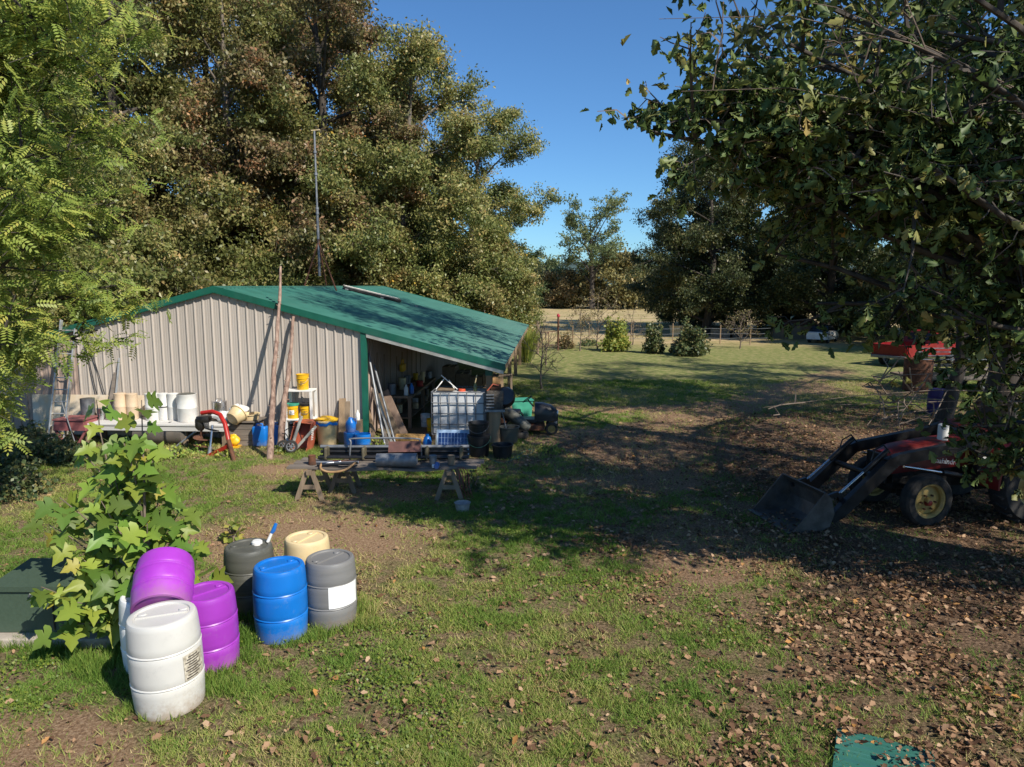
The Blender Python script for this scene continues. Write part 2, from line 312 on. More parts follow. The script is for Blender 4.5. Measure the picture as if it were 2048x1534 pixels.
# ------------------------------------------------------------------ the barn
RZ, SL, HALF, CORE, LEN = 3.96, .263, 7.45, 3.8, 18.5
def rz(x): return RZ-SL*abs(x)
barn = thing('metal_barn', 'long low metal barn with green roof, beige ribbed walls and open lean-to porch', 'barn', BO, (0, 0, -BA))
def rib_profile(w, nrib, hmaj, hmin):
    p = []; st = w/nrib
    for i in range(nrib):
        a = i*st; p += [(a, 0), (a+.014, hmaj), (a+.038, hmaj), (a+.056, 0)]
        for q in (.095, .15): p += [(a+q, 0), (a+q+.008, hmin), (a+q+.022, hmin), (a+q+.03, 0)]
    p.append((w, 0)); return p
PW = .916
def wall_panels(x0, x1, y, mat, ztop, par):
    x = x0
    while x < x1-.02:
        w = min(PW, x1-x); mb = MB(); pr = [q for q in rib_profile(PW, 4, .03, .0025) if q[0] <= w+1e-6]
        k = len(pr); mb.v += [(x+a-.0, y-h, .02) for a, h in pr]+[(x+a, y-h, ztop(x+a)) for a, h in pr]
        mb.f += [(i, i+1, k+i+1, k+i) for i in range(k-1)]
        mb.build('wall_panel', mat, par); x += PW
wall_panels(-CORE, CORE-.03, 0, M_wall, lambda x: rz(x)-.05, barn)
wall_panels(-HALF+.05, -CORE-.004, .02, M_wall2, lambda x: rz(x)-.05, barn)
# inner porch wall (side of the core), the far gable and the left side
def side_wall(X, y0, y1, zt, mat):
    y = y0; sg = 1 if X > 0 else -1
    while y < y1-.02:
        w = min(PW, y1-y); mb = MB(); pr = [q for q in rib_profile(PW, 4, .03, .0025) if q[0] <= w+1e-6]; k = len(pr)
        mb.v += [(X+sg*h, y+a, .02) for a, h in pr]+[(X+sg*h, y+a, zt) for a, h in pr]
        mb.f += [(i, i+1, k+i+1, k+i) for i in range(k-1)]; mb.build('wall_panel', mat, barn); y += PW
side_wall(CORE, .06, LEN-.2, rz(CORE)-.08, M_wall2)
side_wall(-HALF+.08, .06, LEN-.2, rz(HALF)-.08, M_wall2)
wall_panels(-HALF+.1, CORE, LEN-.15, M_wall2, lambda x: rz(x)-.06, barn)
# roof panels, one mesh for each slope shared by all sheets
pr = rib_profile(PW, 4, .028, .003); k = len(pr)
for sg in (1, -1):
    mb = MB(); X1 = sg*(HALF+.02)
    mb.v += [(sg*.03, a, RZ-.03*SL+h) for a, h in pr]+[(X1, a, rz(X1)+h) for a, h in pr]
    mb.f += [(i, i+1, k+i+1, k+i) for i in range(k-1)]
    me = mb.mesh('roof_panel'); y = -.07
    while y < LEN-.3:
        mko('roof_panel', me, M_roof, barn, (0, y, 0)); y += PW
ROOF_END = y
MB().prism([(-.16, RZ-.16*SL+.022), (0, RZ+.03), (.16, RZ-.16*SL+.022), (0, RZ+.022)], 'y', -.08, ROOF_END).build('ridge_cap', M_roof, barn)
for sg in (1, -1):                                             # rake trim: an L that hangs below the sheet edge
    e = HALF+.03
    MB().prism([(0, RZ+.034), (sg*e, rz(e)+.034), (sg*e, rz(e)-.125), (0, RZ-.125)], 'y', -.112, -.076).build('rake_trim', M_green, barn)
    MB().prism([(0, RZ+.034), (sg*e, rz(e)+.034), (sg*e, rz(e)-.125), (0, RZ-.125)], 'y', ROOF_END+.004, ROOF_END+.04).build('rake_trim', M_green, barn)
    MB().prism([(0, RZ-.128), (sg*e, rz(e)-.128), (sg*e, rz(e)-.14), (0, RZ-.14)], 'y', -.112, -.034).build('soffit', M_green, barn)
MB().box((CORE+.045, -.03, (rz(CORE)-.1)/2+.01), (.15, .10, rz(CORE)-.12)).build('corner_trim', M_green, barn)
MB().prism([(CORE+.125, rz(CORE+.125)-.142), (HALF-.02, rz(HALF-.02)-.142), (HALF-.02, rz(HALF-.02)-.235), (CORE+.125, rz(CORE+.125)-.235)], 'y', -.1, -.06).build('porch_beam', M_alu, barn)
# rafters, purlins, posts and eave board of the porch
for yy in (.3, 4.6, 9.2, 13.8, 18.0):
    MB().prism([(CORE+.1, rz(CORE+.1)-.03), (HALF-.1, rz(HALF-.1)-.03), (HALF-.1, rz(HALF-.1)-.19), (CORE+.1, rz(CORE+.1)-.19)], 'y', yy-.02, yy+.02).build('rafter', M_wood, barn)
for yy in (.3, 4.6, 9.2, 13.8, 18.0):
    MB().box((HALF-.42, yy, (rz(HALF-.42)-.2)/2), (.15, .15, rz(HALF-.42)-.2), ch=.01).build('porch_post', M_post, barn)
MB().box((HALF-.42, .3, rz(HALF-.42)-.27), (.19, .2, .3), ch=.005).build('post_sleeve', M_green, barn)
MB().box((HALF-.02, LEN/2-.1, rz(HALF)-.12), (.04, LEN-.1, .15)).build('eave_board', M_post, barn)
MB().box((HALF-.42, LEN/2+.2, rz(HALF-.42)-.105), (.06, LEN-.4, .18)).build('eave_beam', M_wood, barn)
def ROOFP(px, py, lift=.02):                                   # where a pixel meets the right roof slope
    r = ray(px, py); nrm = (BW*SL + Vector((0, 0, 1))); q0 = BL(0, 0, RZ+lift)
    o = Vector((0, 0, CAM_H)); t = (q0-o).dot(nrm)/r.dot(nrm); return o+r*t
# black framed panel lying on the roof and the antenna on its tripod
RA = -math.atan(SL)
c0, c1 = ROOFP(688, 578, .04), ROOFP(800, 605, .04); cx_ = (c1-c0); PLN = min(cx_.length, 4.2); cx_.normalize(); cz_ = (BW*SL+Vector((0, 0, 1))).normalized(); cy_ = cz_.cross(cx_).normalized()
pan = thing('roof_panel_collector', 'narrow black framed panel lying on the green barn roof below the ridge', 'solar panel', c0, Matrix((cx_, cy_, cz_)).transposed().to_euler())
MB().box((PLN/2, .35, .06), (PLN, .7, .03)).build('dark_pane', M_glass, pan)
MB().box((PLN/2, 0, .06), (PLN+.06, .05, .1), ch=.008).build('frame_rail', M_blackm, pan)
MB().box((PLN/2, .7, .06), (PLN+.06, .05, .1), ch=.008).build('frame_rail', M_alu, pan)
for q in (0, PLN): MB().box((q, .35, .06), (.05, .65, .09), ch=.008).build('frame_end', M_blackm, pan)
for q in (.1, 1.5, 2.9): MB().box((q, -.06, .02), (.12, .1, .04)).build('mounting_foot', M_galv, pan)
an = thing('antenna_mast', 'tall thin steel antenna mast on a rusty tripod straddling the barn ridge', 'antenna', BL(.05, 8.2, RZ+.03), (0, 0, -BA))
MZ = (PY(640, 262, an.location.y).z-an.location.z)
MB().tube([(0, 0, .35), (0, 0, MZ*.5)], .05, 8).build('mast', M_galv, an, 40)
MB().tube([(0, 0, MZ*.5), (0, 0, MZ)], .036, 8).build('mast', M_galv, an, 40)
for q in (.47, .5, .72, .86): MB().tube([(0, 0, MZ*q), (0, 0, MZ*q+.08)], .062, 8).build('collar', M_galv, an, 40)
MB().beam((-.12, 0, MZ+.02), (.2, .05, MZ+.05), .05, .03).build('antenna_head', M_cream, an)
AP = Vector((0, 0, 1.62))
for x, y in ((-.5, -.35), (.72, -.35), (.0, .75)):
    MB().tube([AP, (x, y, -SL*abs(x)+.01)], .03, 6).build('tripod_leg', M_rust, an, 40)
    MB().tube([(x*.55, y*.55, .72), (0, 0, .86)], .012, 6).build('tripod_brace', M_rust, an)
MB().tube([(0, 0, 1.5), (0, 0, 1.7)], .05, 8).build('tripod_hub', M_rust, an, 40)

# ------------------------------------------------------------------ plastic drums in the foreground
def drum_profile(r, h):
    b = r*.955; pf = [(0, .012), (b*.86, .012), (b*.9, 0), (b*.98, .004), (b, .03), (b*1.0, .06)]
    for i in range(1, 10):
        t = i/10; z = .06+(h-.12)*t; rr = b+(r-b)*math.sin(math.pi*t)**.8
        if i in (3, 7):
            pf += [(rr, z-.022), (rr-.005, z-.012), (rr+.005, z), (rr-.004, z+.012), (rr, z+.022)]
        else: pf.append((rr, z))
    pf += [(b*1.0, h-.06), (b*.985, h-.03), (b*.95, h-.008), (b*.9, h), (b*.8, h-.004), (b*.78, h-.02), (b*.0, h-.02)]
    return pf
def plastic_drum(label, mat, loc, r=.29, h=.9, rot=(0, 0, 0), name='plastic_drum'):
    t = thing(name, label, 'drum', loc, rot, 'plastic drums on the lawn')
    MB().lathe(drum_profile(r, h), 40).build('body', mat, t, 35)
    mb = MB().box((0, 0, h-.014), (r*1.4, .03, .014)); mb.build('lid_seam', mat, t)
    for x in (-.55, .55): MB().lathe([(.0, h-.004), (.035, h-.004), (.042, h-.018)], 14, Matrix.Translation((x*r, .06, 0))).build('bung', mat, t, 40)
    return t
wd = plastic_drum('dirty white plastic drum with torn printed label, in front of the purple drums', M_dwhite, G(330, 1420)+Vector((0, .12, 0)), .325, .92, (.0, -.03, .3))
mb = MB()
def curved_label(r, z0, z1, a0, a1, n=10):
    mb = MB(); 
    for i in range(n+1):
        a = a0+(a1-a0)*i/n
        for z in (z0, z1): mb.v.append((r*math.cos(a), r*math.sin(a), z))
    mb.f += [(2*i, 2*i+2, 2*i+3, 2*i+1) for i in range(n)]; return mb
curved_label(.331, .33, .58, -.95, -.22).build('label', pm('torn_label', (.62, .56, .45), .7, 0, .2, 30, col2=(.25, .21, .15)), wd)
for i in range(9):
    z = .345+.025*i; curved_label(.3325, z, z+.012, -.9+.05*(i % 3), -.5+.2*((i*37) % 5)/5, 6).build('print_line', M_ink, wd)
plastic_drum('greyish white plastic drum standing behind the front white drum', M_owhite, G(296, 1342)+Vector((.0, .14, 0)), .3, .8)
pp = plastic_drum('purple plastic drum standing upright beside the white drum', M_purple, G(415, 1338)+Vector((0, .12, 0)), .29, .82, (0, -.02, .8))
pt = plastic_drum('open purple plastic drum lying tilted across the tops of other drums', M_purple, (0, 0, 0), .29, .6, (math.radians(-58), math.radians(-6), math.radians(14)))
pt.location = PY(321, 1222, 6.72)
plastic_drum('dark grey plastic drum with a blue-handled brush on its lid', M_dgray, G(490, 1232)+Vector((0, .22, 0)), .3, .82, (0, 0, .4))
plastic_drum('cream plastic drum standing behind the blue and grey drums', M_cream, G(605, 1206)+Vector((.02, .22, 0)), .29, .80, (0, 0, 1.2))
plastic_drum('bright blue plastic drum between the two grey drums', M_blue, G(553, 1284)+Vector((0, .2, 0)), .3, .84, (.0, 0, .7))
gd = plastic_drum('mid grey plastic drum with a large blank white label', M_gray, G(656, 1258)+Vector((0, .2, 0)), .3, .81, (0, 0, 1.0))
curved_label(.304, .29, .55, -2.42, -1.1, 12).build('label', M_label, gd, loc=(0, 0, 0))
bl = G(490, 1232)+Vector((0, .22, 0))
br = thing('scrub_brush', 'white and blue handled brush sticking up from the dark grey drum', 'brush', bl+Vector((.2, .12, .815)), (math.radians(-8), math.radians(14), 0))
MB().tube([(0, 0, 0), (.02, 0, .12)], [.022, .018], 10).build('handle', M_white, br, 40)
MB().tube([(.02, 0, .121), (.035, 0, .16), (.045, 0, .25)], [.02, .028, .02], 10).build('grip', M_blue, br, 40)
cp = MB().lathe([(0, .05), (.05, .05), (.065, .035), (.068, 0), (0, 0)], 18).build('screw_cap', M_owhite, None, 35, bl+Vector((.08, .08, .803)))
tag(cp, 'small white screw cap lying on the dark grey drum', 'cap')

# ------------------------------------------------------------------ transformer box on its pad
x0, x1 = -5.85, -4.62; ty0, ty1 = G(40, 1284).y+.02, G(95, 1125, .66).y
tb = thing('transformer_box', 'dark green steel transformer cabinet on a concrete pad beside the leafy sapling', 'transformer', ((x0+x1)/2, (ty0+ty1)/2, 0))
w, d = x1-x0, ty1-ty0
MB().box((0, 0, .03), (w+.35, d+.3, .14), ch=.015).build('concrete_pad', M_conc, tb)
MB().box((0, .0, .36), (w, d, .52), ch=.012).build('cabinet', M_tgreen, tb)
MB().prism([(-d/2-.03, .60), (-d/2-.03, .66), (d/2+.02, .71), (d/2+.02, .62)], 'x', -w/2-.02, w/2+.02).build('lid', M_tgreen, tb)
MB().box((w*.05, -d/2-.008, .36), (.012, .01, .44)).build('door_seam', M_black, tb)
for q in (.0, .17): 
    MB().tube([(-.18+q, -d/2-.03, .55), (-.15+q, -d/2-.045, .585)], .012, 8).build('latch', M_galv, tb, 40)
for i, (a, b) in enumerate(((.35, .2), (.42, .25), (.48, .16))): MB().box((a, b, .70), (.05, .03, .006), (0, 0, i)).build('bird_dropping', M_white, tb)
# ------------------------------------------------------------------ things along the gable wall
RB = (0, 0, -BA)
def aligned(name, label, cat, px, d, z=0.0, group=None, rz_=0): return thing(name, label, cat, BP(px, d, z), (0, 0, -BA+rz_), group)
# ladder
l0 = G(112, 893); l1 = B(138, 640, .33)
ld = thing('extension_ladder', 'weathered aluminium ladder leaning on the barn eave beside the tree', 'ladder', l0)
ax = (l1-l0); L = ax.length; ax.normalize(); sd = BW.copy()
for s in (-1, 1):
    MB().beam(sd*s*.2, sd*s*.2+ax*(L if s < 0 else L*.93), .035, .075, BD).build('rail', M_alu, ld)
q = .22
while q < L*.92:
    MB().tube([sd*-.2+ax*q, sd*.2+ax*q], .016, 8).build('rung', M_alu, ld, 40); q += .305
# two leaning logs
def log(label, p0, p1, r0, r1, ext, seed):
    random.seed(seed); d = (p1-p0); Ln = d.length*ext; d.normalize(); N = 26; a = d.orthogonal().normalized(); b = d.cross(a); pts = []; rs = []
    for i in range(N+1):
        t = i/N; w = .02*math.sin(t*9+seed)+.012*math.sin(t*23+seed); pts.append(d*Ln*t+a*w+b*w*.6); rs.append((r0+(r1-r0)*t)*(1+random.uniform(-.09, .12)))
    t = thing('log_pole', label, 'log', p0, group='log poles against the barn'); MB().tube(pts, rs, 10).build('trunk', M_logw, t, 60)
    for i in range(26):
        t_ = random.uniform(.06, .95); an_ = random.uniform(0, 6.28); p = d*Ln*t_; o = a*math.cos(an_)+b*math.sin(an_); r = (r0+(r1-r0)*t_)
        MB().tube([p+o*r*.6, p+o*(r+random.uniform(.015, .04))+d*.012], [r*.28, r*.13], 6).build('knot', M_logw, t, 40)
log('longest peeled log pole, its tip rising above the green roof edge', G(538, 920), B(557, 616, .36), .076, .03, 1.30, 1)
log('shorter thick log pole leaning under the roof edge beside the white shelf', G(559, 903), B(588, 634, .1), .085, .036, 1.0, 2)
# thin sticks and cords on the wall
p0 = BP(212, .7, .35); p1 = B(231, 745, .06)
s1 = thing('dark_plank', 'narrow dark plank leaning on the beige wall behind the sapling', 'plank', p0); MB().beam((0, 0, 0), p1-p0, .09, .03, BD).build('board', M_woodx, s1)
p0 = BP(226, .66, .35); p1 = B(239, 716, .05)
s1 = thing('pale_plank', 'tall thin pale plank leaning on the beige wall behind the sapling', 'plank', p0); MB().beam((0, 0, 0), p1-p0, .05, .025, BD).build('board', M_alu, s1)
for k, (a, b) in enumerate((((166, 672), (206, 842)), ((172, 668), (225, 838)))):
    q0, q1 = B(*b, .08), B(*a, .05)
    tag(MB().tube([(0, 0, 0), q1-q0], .012, 6).build('wall_cable', M_black, None, None, q0), 'thin dark cable running diagonally down the barn wall by the ladder', 'cable', 'cables on the barn wall')
ply = aligned('plywood_sheet', 'cream plywood sheet standing against the wall behind the metal pots', 'plywood', 205, .12)
MB().box((-.25, 0, .62), (3.2, .02, 1.06), (math.radians(-3), 0, 0)).build('sheet', pm('cream_ply', (.62, .47, .30), .7, 0, .12, 3, col2=(.68, .6, .48)), ply)
# maroon cart
mc = aligned('maroon_cart', 'small maroon steel cart on angled legs beside the ladder', 'cart', 156, .95)
MB().prism([(-.42, .42), (.42, .42), (.36, .68), (-.36, .68)], 'y', -.28, .28).build('tray', M_maroon, mc)
MB().box((0, 0, .69), (.8, .62, .03)).build('rim', M_maroon, mc)
for s in (-1, 1):
    for y in (-.22, .22):
        MB().beam((s*.4, y, .42), (s*.12, y, .0), .05, .05).build('leg', M_maroon, mc)
MB().tube([(-.1, -.32, 1.15), (.16, -.32, .1)], .016, 6).build('prop_rod', M_galv, mc)
# long plank bench
BZ = .58
bx0, bx1 = BX(178, .62, BZ), BX(470, .62, BZ)
bn = thing('plank_bench', 'long low bench of pale planks along the barn wall carrying white cans', 'bench', BL((bx0+bx1)/2, -.62, 0), RB)
w = bx1-bx0
for i in range(4): MB().box((.02*i, -.36+.24*i, BZ-.025), (w-.05*i, .225, .045), ch=.005).build('plank', pm('pale_plank_paint', (.55, .53, .50), .6, 0, .12, 4, dirt=(.32, .27, .22), stretch=(.2, 1, 1)), bn)
for x in (-w*.46, -w*.1, w*.2, w*.46):
    for y in (-.3, .36): MB().box((x, y, (BZ-.05)/2), (.09, .09, BZ-.05)).build('leg', M_wood, bn)
MB().box((0, -.44, BZ-.12), (w*.98, .03, .1)).build('apron', pm('pale_plank_paint', (.55,)*3), bn)
# pots and cans standing on it
def can(name, label, cat, px, d, r, h, mat, z=BZ, group=None, ring=None, lid=True, rot=0):
    t = aligned(name, label, cat, px, d, z, group, rot)
    MB().lathe([(0, 0), (r*.97, 0), (r, .015), (r, h*.48), (r*1.02, h*.49), (r*1.02, h*.51), (r, h*.52), (r, h-.02), (r*1.02, h-.012), (r*1.02, h), (r*.96, h), (r*.95, h-.015), (0, h-.01)], 28).build('body', mat, t, 35)
    if ring: MB().lathe([(r*1.005, h*.5-.014), (r*1.03, h*.5-.014), (r*1.03, h*.5+.014), (r*1.005, h*.5+.014)], 28).build('band', ring, t, 35)
    if lid: MB().lathe([(0, h+.006), (r*.9, h+.004), (r*.93, h-.012)], 28).build('lid', M_dgray if lid == 2 else mat, t, 35)
    return t
g = 'white cans on the plank bench'
can('steel_pot', 'dull steel stock pot with dark lid in front of the cream plywood', 'pot', 177, .5, .17, .42, M_galv, BZ+.12, lid=2)
MB().box((0, 0, .06), (.42, .4, .12)).build('crate_base', M_wood, aligned('wooden_crate', 'low wooden crate under the steel stock pot', 'crate', 177, .5, BZ))
can('steel_can', 'small bright steel can beside the stock pot, half hidden by leaves', 'can', 204, .55, .11, .3, M_steel, lid=1)
can('enamel_can', 'rusty cream enamel can on the bench, farthest toward the ladder', 'can', 243, .5, .145, .68, pm('cream_enamel', (.62, .47, .32), .5, 0, .12, 4, dirt=(.36, .2, .1)), lid=1, group=g)
can('enamel_can', 'cream enamel can half hidden behind the sapling top', 'can', 266, .42, .145, .66, MATS['cream_enamel'], lid=1, group=g)
can('enamel_can', 'white enamel can of middle width next to the dark-banded can', 'can', 307, .5, .175, .68, M_owhite, group=g)
can('enamel_can', 'narrow white enamel can with a dark band and rusty top', 'can', 329, .45, .135, .68, M_owhite, ring=M_black, group=g)
can('enamel_can', 'narrow white enamel can squeezed beside the widest can', 'can', 349, .45, .14, .68, M_owhite, group=g)
can('enamel_can', 'widest white enamel can with dark lid, beside the red auger', 'can', 376, .62, .235, .7, M_owhite, lid=2, group=g)
k = can('steel_keg', 'shiny steel keg with a loop handle on the bench by the wall', 'keg', 440, .4, .185, .44, M_steel, BZ+.04)
MB().tube([(-.07, 0, .45), (-.05, 0, .5), (.05, 0, .5), (.07, 0, .45)], .012, 6).build('handle', M_steel, k)
bk = aligned('bench_block', 'flat wooden block under the steel keg', 'block', 440, .4, BZ); MB().box((0, 0, .02), (.5, .4, .04)).build('board', M_wood, bk)
# tank lying below the bench
tk = aligned('old_tank', 'dark rusty water tank lying on its side under the bench', 'tank', 318, .8, 0)
mb = MB(); Mx = Matrix.Translation((-.55, 0, .29)) @ Matrix.Rotation(math.pi/2, 4, 'Y')
mb.lathe([(0, -.06), (.2, -.04), (.27, .03), (.28, .5), (.28, 1.2), (.27, 1.27), (.2, 1.33), (0, 1.35)], 28, Mx).build('shell', pm('old_tank_paint', (.11, .095, .08), .7, 0, .2, 4, .2, 20, dirt=(.25, .18, .12)), tk, 40)
for q in (.3, .85): MB().lathe([(.283, q), (.296, q+.01), (.296, q+.05), (.283, q+.06)], 28, Mx).build('hoop', M_black, tk, 40)
pipe = aligned('scrap_pipe', 'bent grey pipe propped in front of the tank under the bench', 'pipe', 372, 1.25, 0); MB().tube([(-.25, 0, .06), (.22, .1, .42)], .025, 8).build('pipe', M_galv, pipe, 40)
# sacks, tubs, crate near the keg
bg_ = aligned('white_sack', 'crumpled white sack lying on top of the tub beside the keg', 'sack', 478, .45, BZ+.14)
def blob(mb, c, r, seed, n=14):
    random.seed(seed); c = Vector(c)
    for i in range(n+1):
        th = math.pi*i/n
        for j in range(2*n):
            ph = math.pi*j/n; w = 1+.13*math.sin(3*ph+seed+2*th)+.1*math.sin(5*th+2*ph)+random.uniform(-.05, .05)
            mb.v.append(tuple(c+Vector((r[0]*math.sin(th)*math.cos(ph)*w, r[1]*math.sin(th)*math.sin(ph)*w, max(-r[2]*.95, r[2]*math.cos(th)*w)))))
    k = len(mb.v)-(n+1)*2*n
    for i in range(n):
        for j in range(2*n): mb.f.append((k+i*2*n+j, k+i*2*n+(j+1) % (2*n), k+(i+1)*2*n+(j+1) % (2*n), k+(i+1)*2*n+j))
    return mb
blob(MB(), (0, 0, .13), (.23, .18, .13), 3).build('sack_body', M_tarp, bg_, 60)
bg2 = aligned('grey_tarp', 'folded grey and white tarp bundle behind the auger', 'tarp', 452, .6, BZ); blob(MB(), (0, 0, .12), (.34, .2, .12), 8).build('bundle', M_tarp, bg2, 60)
def tub(name, label, px, d, z, r0, r1, h, mat, rot=(0, 0, 0)):
    p = BP(px, d, z); t = thing(name, label, 'tub', p, rot)
    MB().lathe([(0, .01), (r0, .0), (r0+.01, .01), (r1-.01, h-.03), (r1+.02, h-.02), (r1+.02, h), (r1, h), (r1-.02, h-.01), (r0-.01, .03), (0, .025)], 28).build('shell', mat, t, 35); return t
cr = aligned('wooden_bin', 'weathered wooden bin with dark open front under the round tub', 'bin', 487, .55)
for i in range(4): MB().box((0, -.3, .07+.14*i), (.86, .025, .13)).build('slat', M_woodx, cr)
for s in (-1, 1): MB().box((s*.42, 0, .3), (.03, .6, .6)).build('side', M_woodx, cr)
MB().box((0, .3, .3), (.82, .03, .6)).build('back', M_woodx, cr); MB().box((.02, 0, .615), (.95, .7, .03)).build('top', M_woodx, cr)
tub('round_tub', 'shallow round cream tub sitting level on the wooden bin', 500, .62, .632, .2, .235, .16, M_cream)
tub('cream_basin', 'cream plastic basin tipped on its side against the bench end', 464, 1.05, .72, .17, .23, .26, M_cream, (math.radians(-62), .25, math.radians(-20)))
yl = aligned('yellow_jug', 'dull yellow jug under the bench end beside the wooden bin', 'jug', 468, 1.0, 0); blob(MB(), (0, 0, .17), (.14, .11, .14), 5).build('body', M_yellow, yl, 60)
MB().box((0, 0, .02), (.3, .24, .04)).build('foot', M_yellow, yl)
# blue jerry cans
for k, (px, d, lab) in enumerate(((522, .9, 'blue plastic jerry can standing before the wooden bin'), (552, .75, 'blue plastic jerry can between the two log poles'))):
    t = aligned('jerry_can', lab, 'jerry can', px, d, 0, 'blue jerry cans', .15*k)
    MB().box((0, 0, .27), (.36-.12*k, .24, .52), ch=.05).build('body', M_blue, t, 50)
    MB().tube([(-.1, 0, .52), (-.08, 0, .58), (.06, 0, .58), (.08, 0, .52)], .02, 8).build('handle', M_blue, t, 50)
    MB().tube([(.12-.04*k, 0, .52), (.12-.04*k, 0, .56)], .03, 10).build('spout_cap', M_black, t, 40)
# post-hole auger with red boom
au = aligned('post_hole_auger', 'red boom post hole auger with black gearbox and rusty flighting', 'auger', 425, 1.55)
def apx(px, py, d): v = B(px, py, d)-au.location; return Vector((v.dot(BW), v.dot(BD), v.z))
bo = [apx(403, 826, 1.65), apx(425, 823, 1.7), apx(440, 829, 1.8), apx(450, 848, 1.9), apx(457, 880, 2.05)]
MB().tube(bo, .052, 12).build('boom', M_red, au, 50)
MB().tube([bo[-1], apx(464, 905, 2.2), apx(470, 930, 2.35)], .05, 12).build('boom_tail', M_rust, au, 50)
MB().tube([apx(469, 925, 2.3), apx(471, 937, 2.42)], .058, 12).build('hitch_end', M_red, au, 50)
gb = apx(408, 838, 1.55); MB().box(gb, (.3, .24, .16), ch=.03).build('gearbox', M_blackm, au, 40)
MB().lathe([(0, .1), (.1, .1), (.12, .05), (.12, -.12), (.06, -.2), (0, -.2)], 16, Matrix.Translation(gb+Vector((-.1, 0, -.08)))).build('gearbox_cover', M_blackm, au, 40)
sh0 = gb+Vector((-.08, 0, -.2)); MB().tube([sh0, (sh0.x-.02, sh0.y, .02)], .03, 8).build('auger_shaft', M_rust, au, 40)
mb = MB(); n = 54; zt = sh0.z-.18
for i in range(n+1):
    a = i/n*2*math.pi*2.6; z = zt*(1-i/n)+.05; r = .2
    mb.v += [(sh0.x+.02*math.cos(a), sh0.y+.02*math.sin(a), z), (sh0.x+r*math.cos(a), sh0.y+r*math.sin(a), z-.015)]
    mb.v += [(sh0.x+.02*math.cos(a), sh0.y+.02*math.sin(a), z-.012), (sh0.x+r*math.cos(a), sh0.y+r*math.sin(a), z-.025)]
for i in range(n):
    k = 4*i; mb.f += [(k, k+1, k+5, k+4), (k+2, k+6, k+7, k+3), (k+1, k+3, k+7, k+5)]
mb.build('auger_flight', M_rust, au)
MB().tube([apx(425, 850, 1.65), apx(421, 893, 1.8)], .026, 10).build('drive_shaft', M_steel, au, 40)
MB().tube([apx(421, 893, 1.8), apx(418, 912, 1.85)], .045, 10).build('shaft_joint', M_galv, au, 40)
MB().tube([apx(418, 912, 1.85), (apx(417, 930, 1.9).x, apx(417, 930, 1.9).y, 0.005)], .018, 8).build('stand_pin', M_galv, au, 40)
MB().beam(apx(415, 913, 1.9), apx(463, 889, 2.1), .06, .09).build('lift_arm', M_red, au)
MB().beam(apx(433, 914, 1.75), apx(459, 892, 1.9), .06, .08).build('lift_arm', M_red, au)
for k in range(5): MB().tube([gb+Vector((.04+.03*k, -.1, -.06)), gb+Vector((.1+.02*k, -.16, -.2)), apx(426+3*k, 862, 1.7)], .012, 6).build('hydraulic_hose', M_black, au, 40)
# white shelf with buckets
sx = BX(603, .42, .6); sh = thing('plastic_shelf', 'white plastic shelf unit holding yellow buckets against the wall', 'shelf', BL(sx, -.42, 0), RB)
SZ = [.12, .56, 1.07, 1.58]; SZ = [B(600, y, .6).z for y in (838, 782)]; T1, T2 = SZ[0], SZ[1]+.02; T0 = T1-(T2-T1)
T0 = max(T0, .12)
for z in (T0, T1, T2): MB().box((0, 0, z-.02), (.72, .42, .04), ch=.006).build('shelf_board', M_white, sh)
for x in (-.33, .33):
    for y in (-.18, .18): MB().box((x, y, T2/2-.02), (.06, .05, T2-.045)).build('upright', M_white, sh)
def bucket(label, mat, loc, r=.15, h=.37, lid=None, group='five gallon buckets', print_=False, name='plastic_bucket'):
    t = thing(name, label, 'bucket', loc, (0, 0, -BA), group); r0 = r*.88
    pf = [(0, .0), (r0, 0), (r0+.004, .012), (r*.965, h*.72), (r*1.04, h*.73), (r*1.04, h*.76), (r*.98, h*.77), (r, h-.02), (r*1.05, h-.015), (r*1.05, h)]
    pf += [(r*.97, h), (r*.95, h-.02), (r0*.97, .03), (0, .03)] if not lid else [(r*1.03, h+.004)]
    MB().lathe(pf, 28).build('body', mat, t, 35)
    if lid: MB().lathe([(r*1.06, h-.03), (r*1.07, h+.02), (r*.98, h+.025), (r*.95, h+.012), (0, h+.012)], 28).build('lid', lid, t, 35)
    MB().tube([(r*1.03*math.cos(a), -abs(r*1.05*math.sin(a))-.0, h*.8-.16*math.sin(a)) for a in np.linspace(0, math.pi, 13)], .004, 5).build('bail', M_galv, t)
    if print_:
        curved_label(r*1.005, h*.3, h*.62, -1.95, -1.05, 8).build('label', M_label if print_ == 2 else mat, t)
        for i in range(6):
            random.seed(i+int(loc[0]*100)); a = -1.9+random.uniform(0, .25); curved_label(r*1.012, h*(.32+.045*i), h*(.345+.045*i), a, a+random.uniform(.3, .75), 5).build('print_line', M_ink, t)
    return t
def onsh(dx, dy, z): return BL(sx+dx, -.42+dy, z)
bucket('yellow bucket with dark printed emblem standing on top of the white shelf', M_yellow, onsh(.08, -.02, T2), .155, .39, print_=1)
bucket('yellow bucket with a pale green lid on the middle shelf', M_yellow, onsh(-.19, -.05, T1), .148, .36, lid=M_teal, print_=2)
bucket('yellow bucket with a dark lid and small print on the middle shelf', M_yellow, onsh(.15, -.05, T1), .148, .36, lid=M_black, print_=1)
bucket('black plastic bucket on the lowest shelf of the white unit', M_black, onsh(-.18, -.05, T0), .145, .36)
bucket('yellow bucket on the lowest shelf behind the cart handle', M_yellow, onsh(.17, -.05, T0), .148, .36)
bucket('yellow bucket standing beyond the shelf upright near the wall', M_yellow, onsh(.42, .12, 0.0), .14, .62, name='yellow_canister')
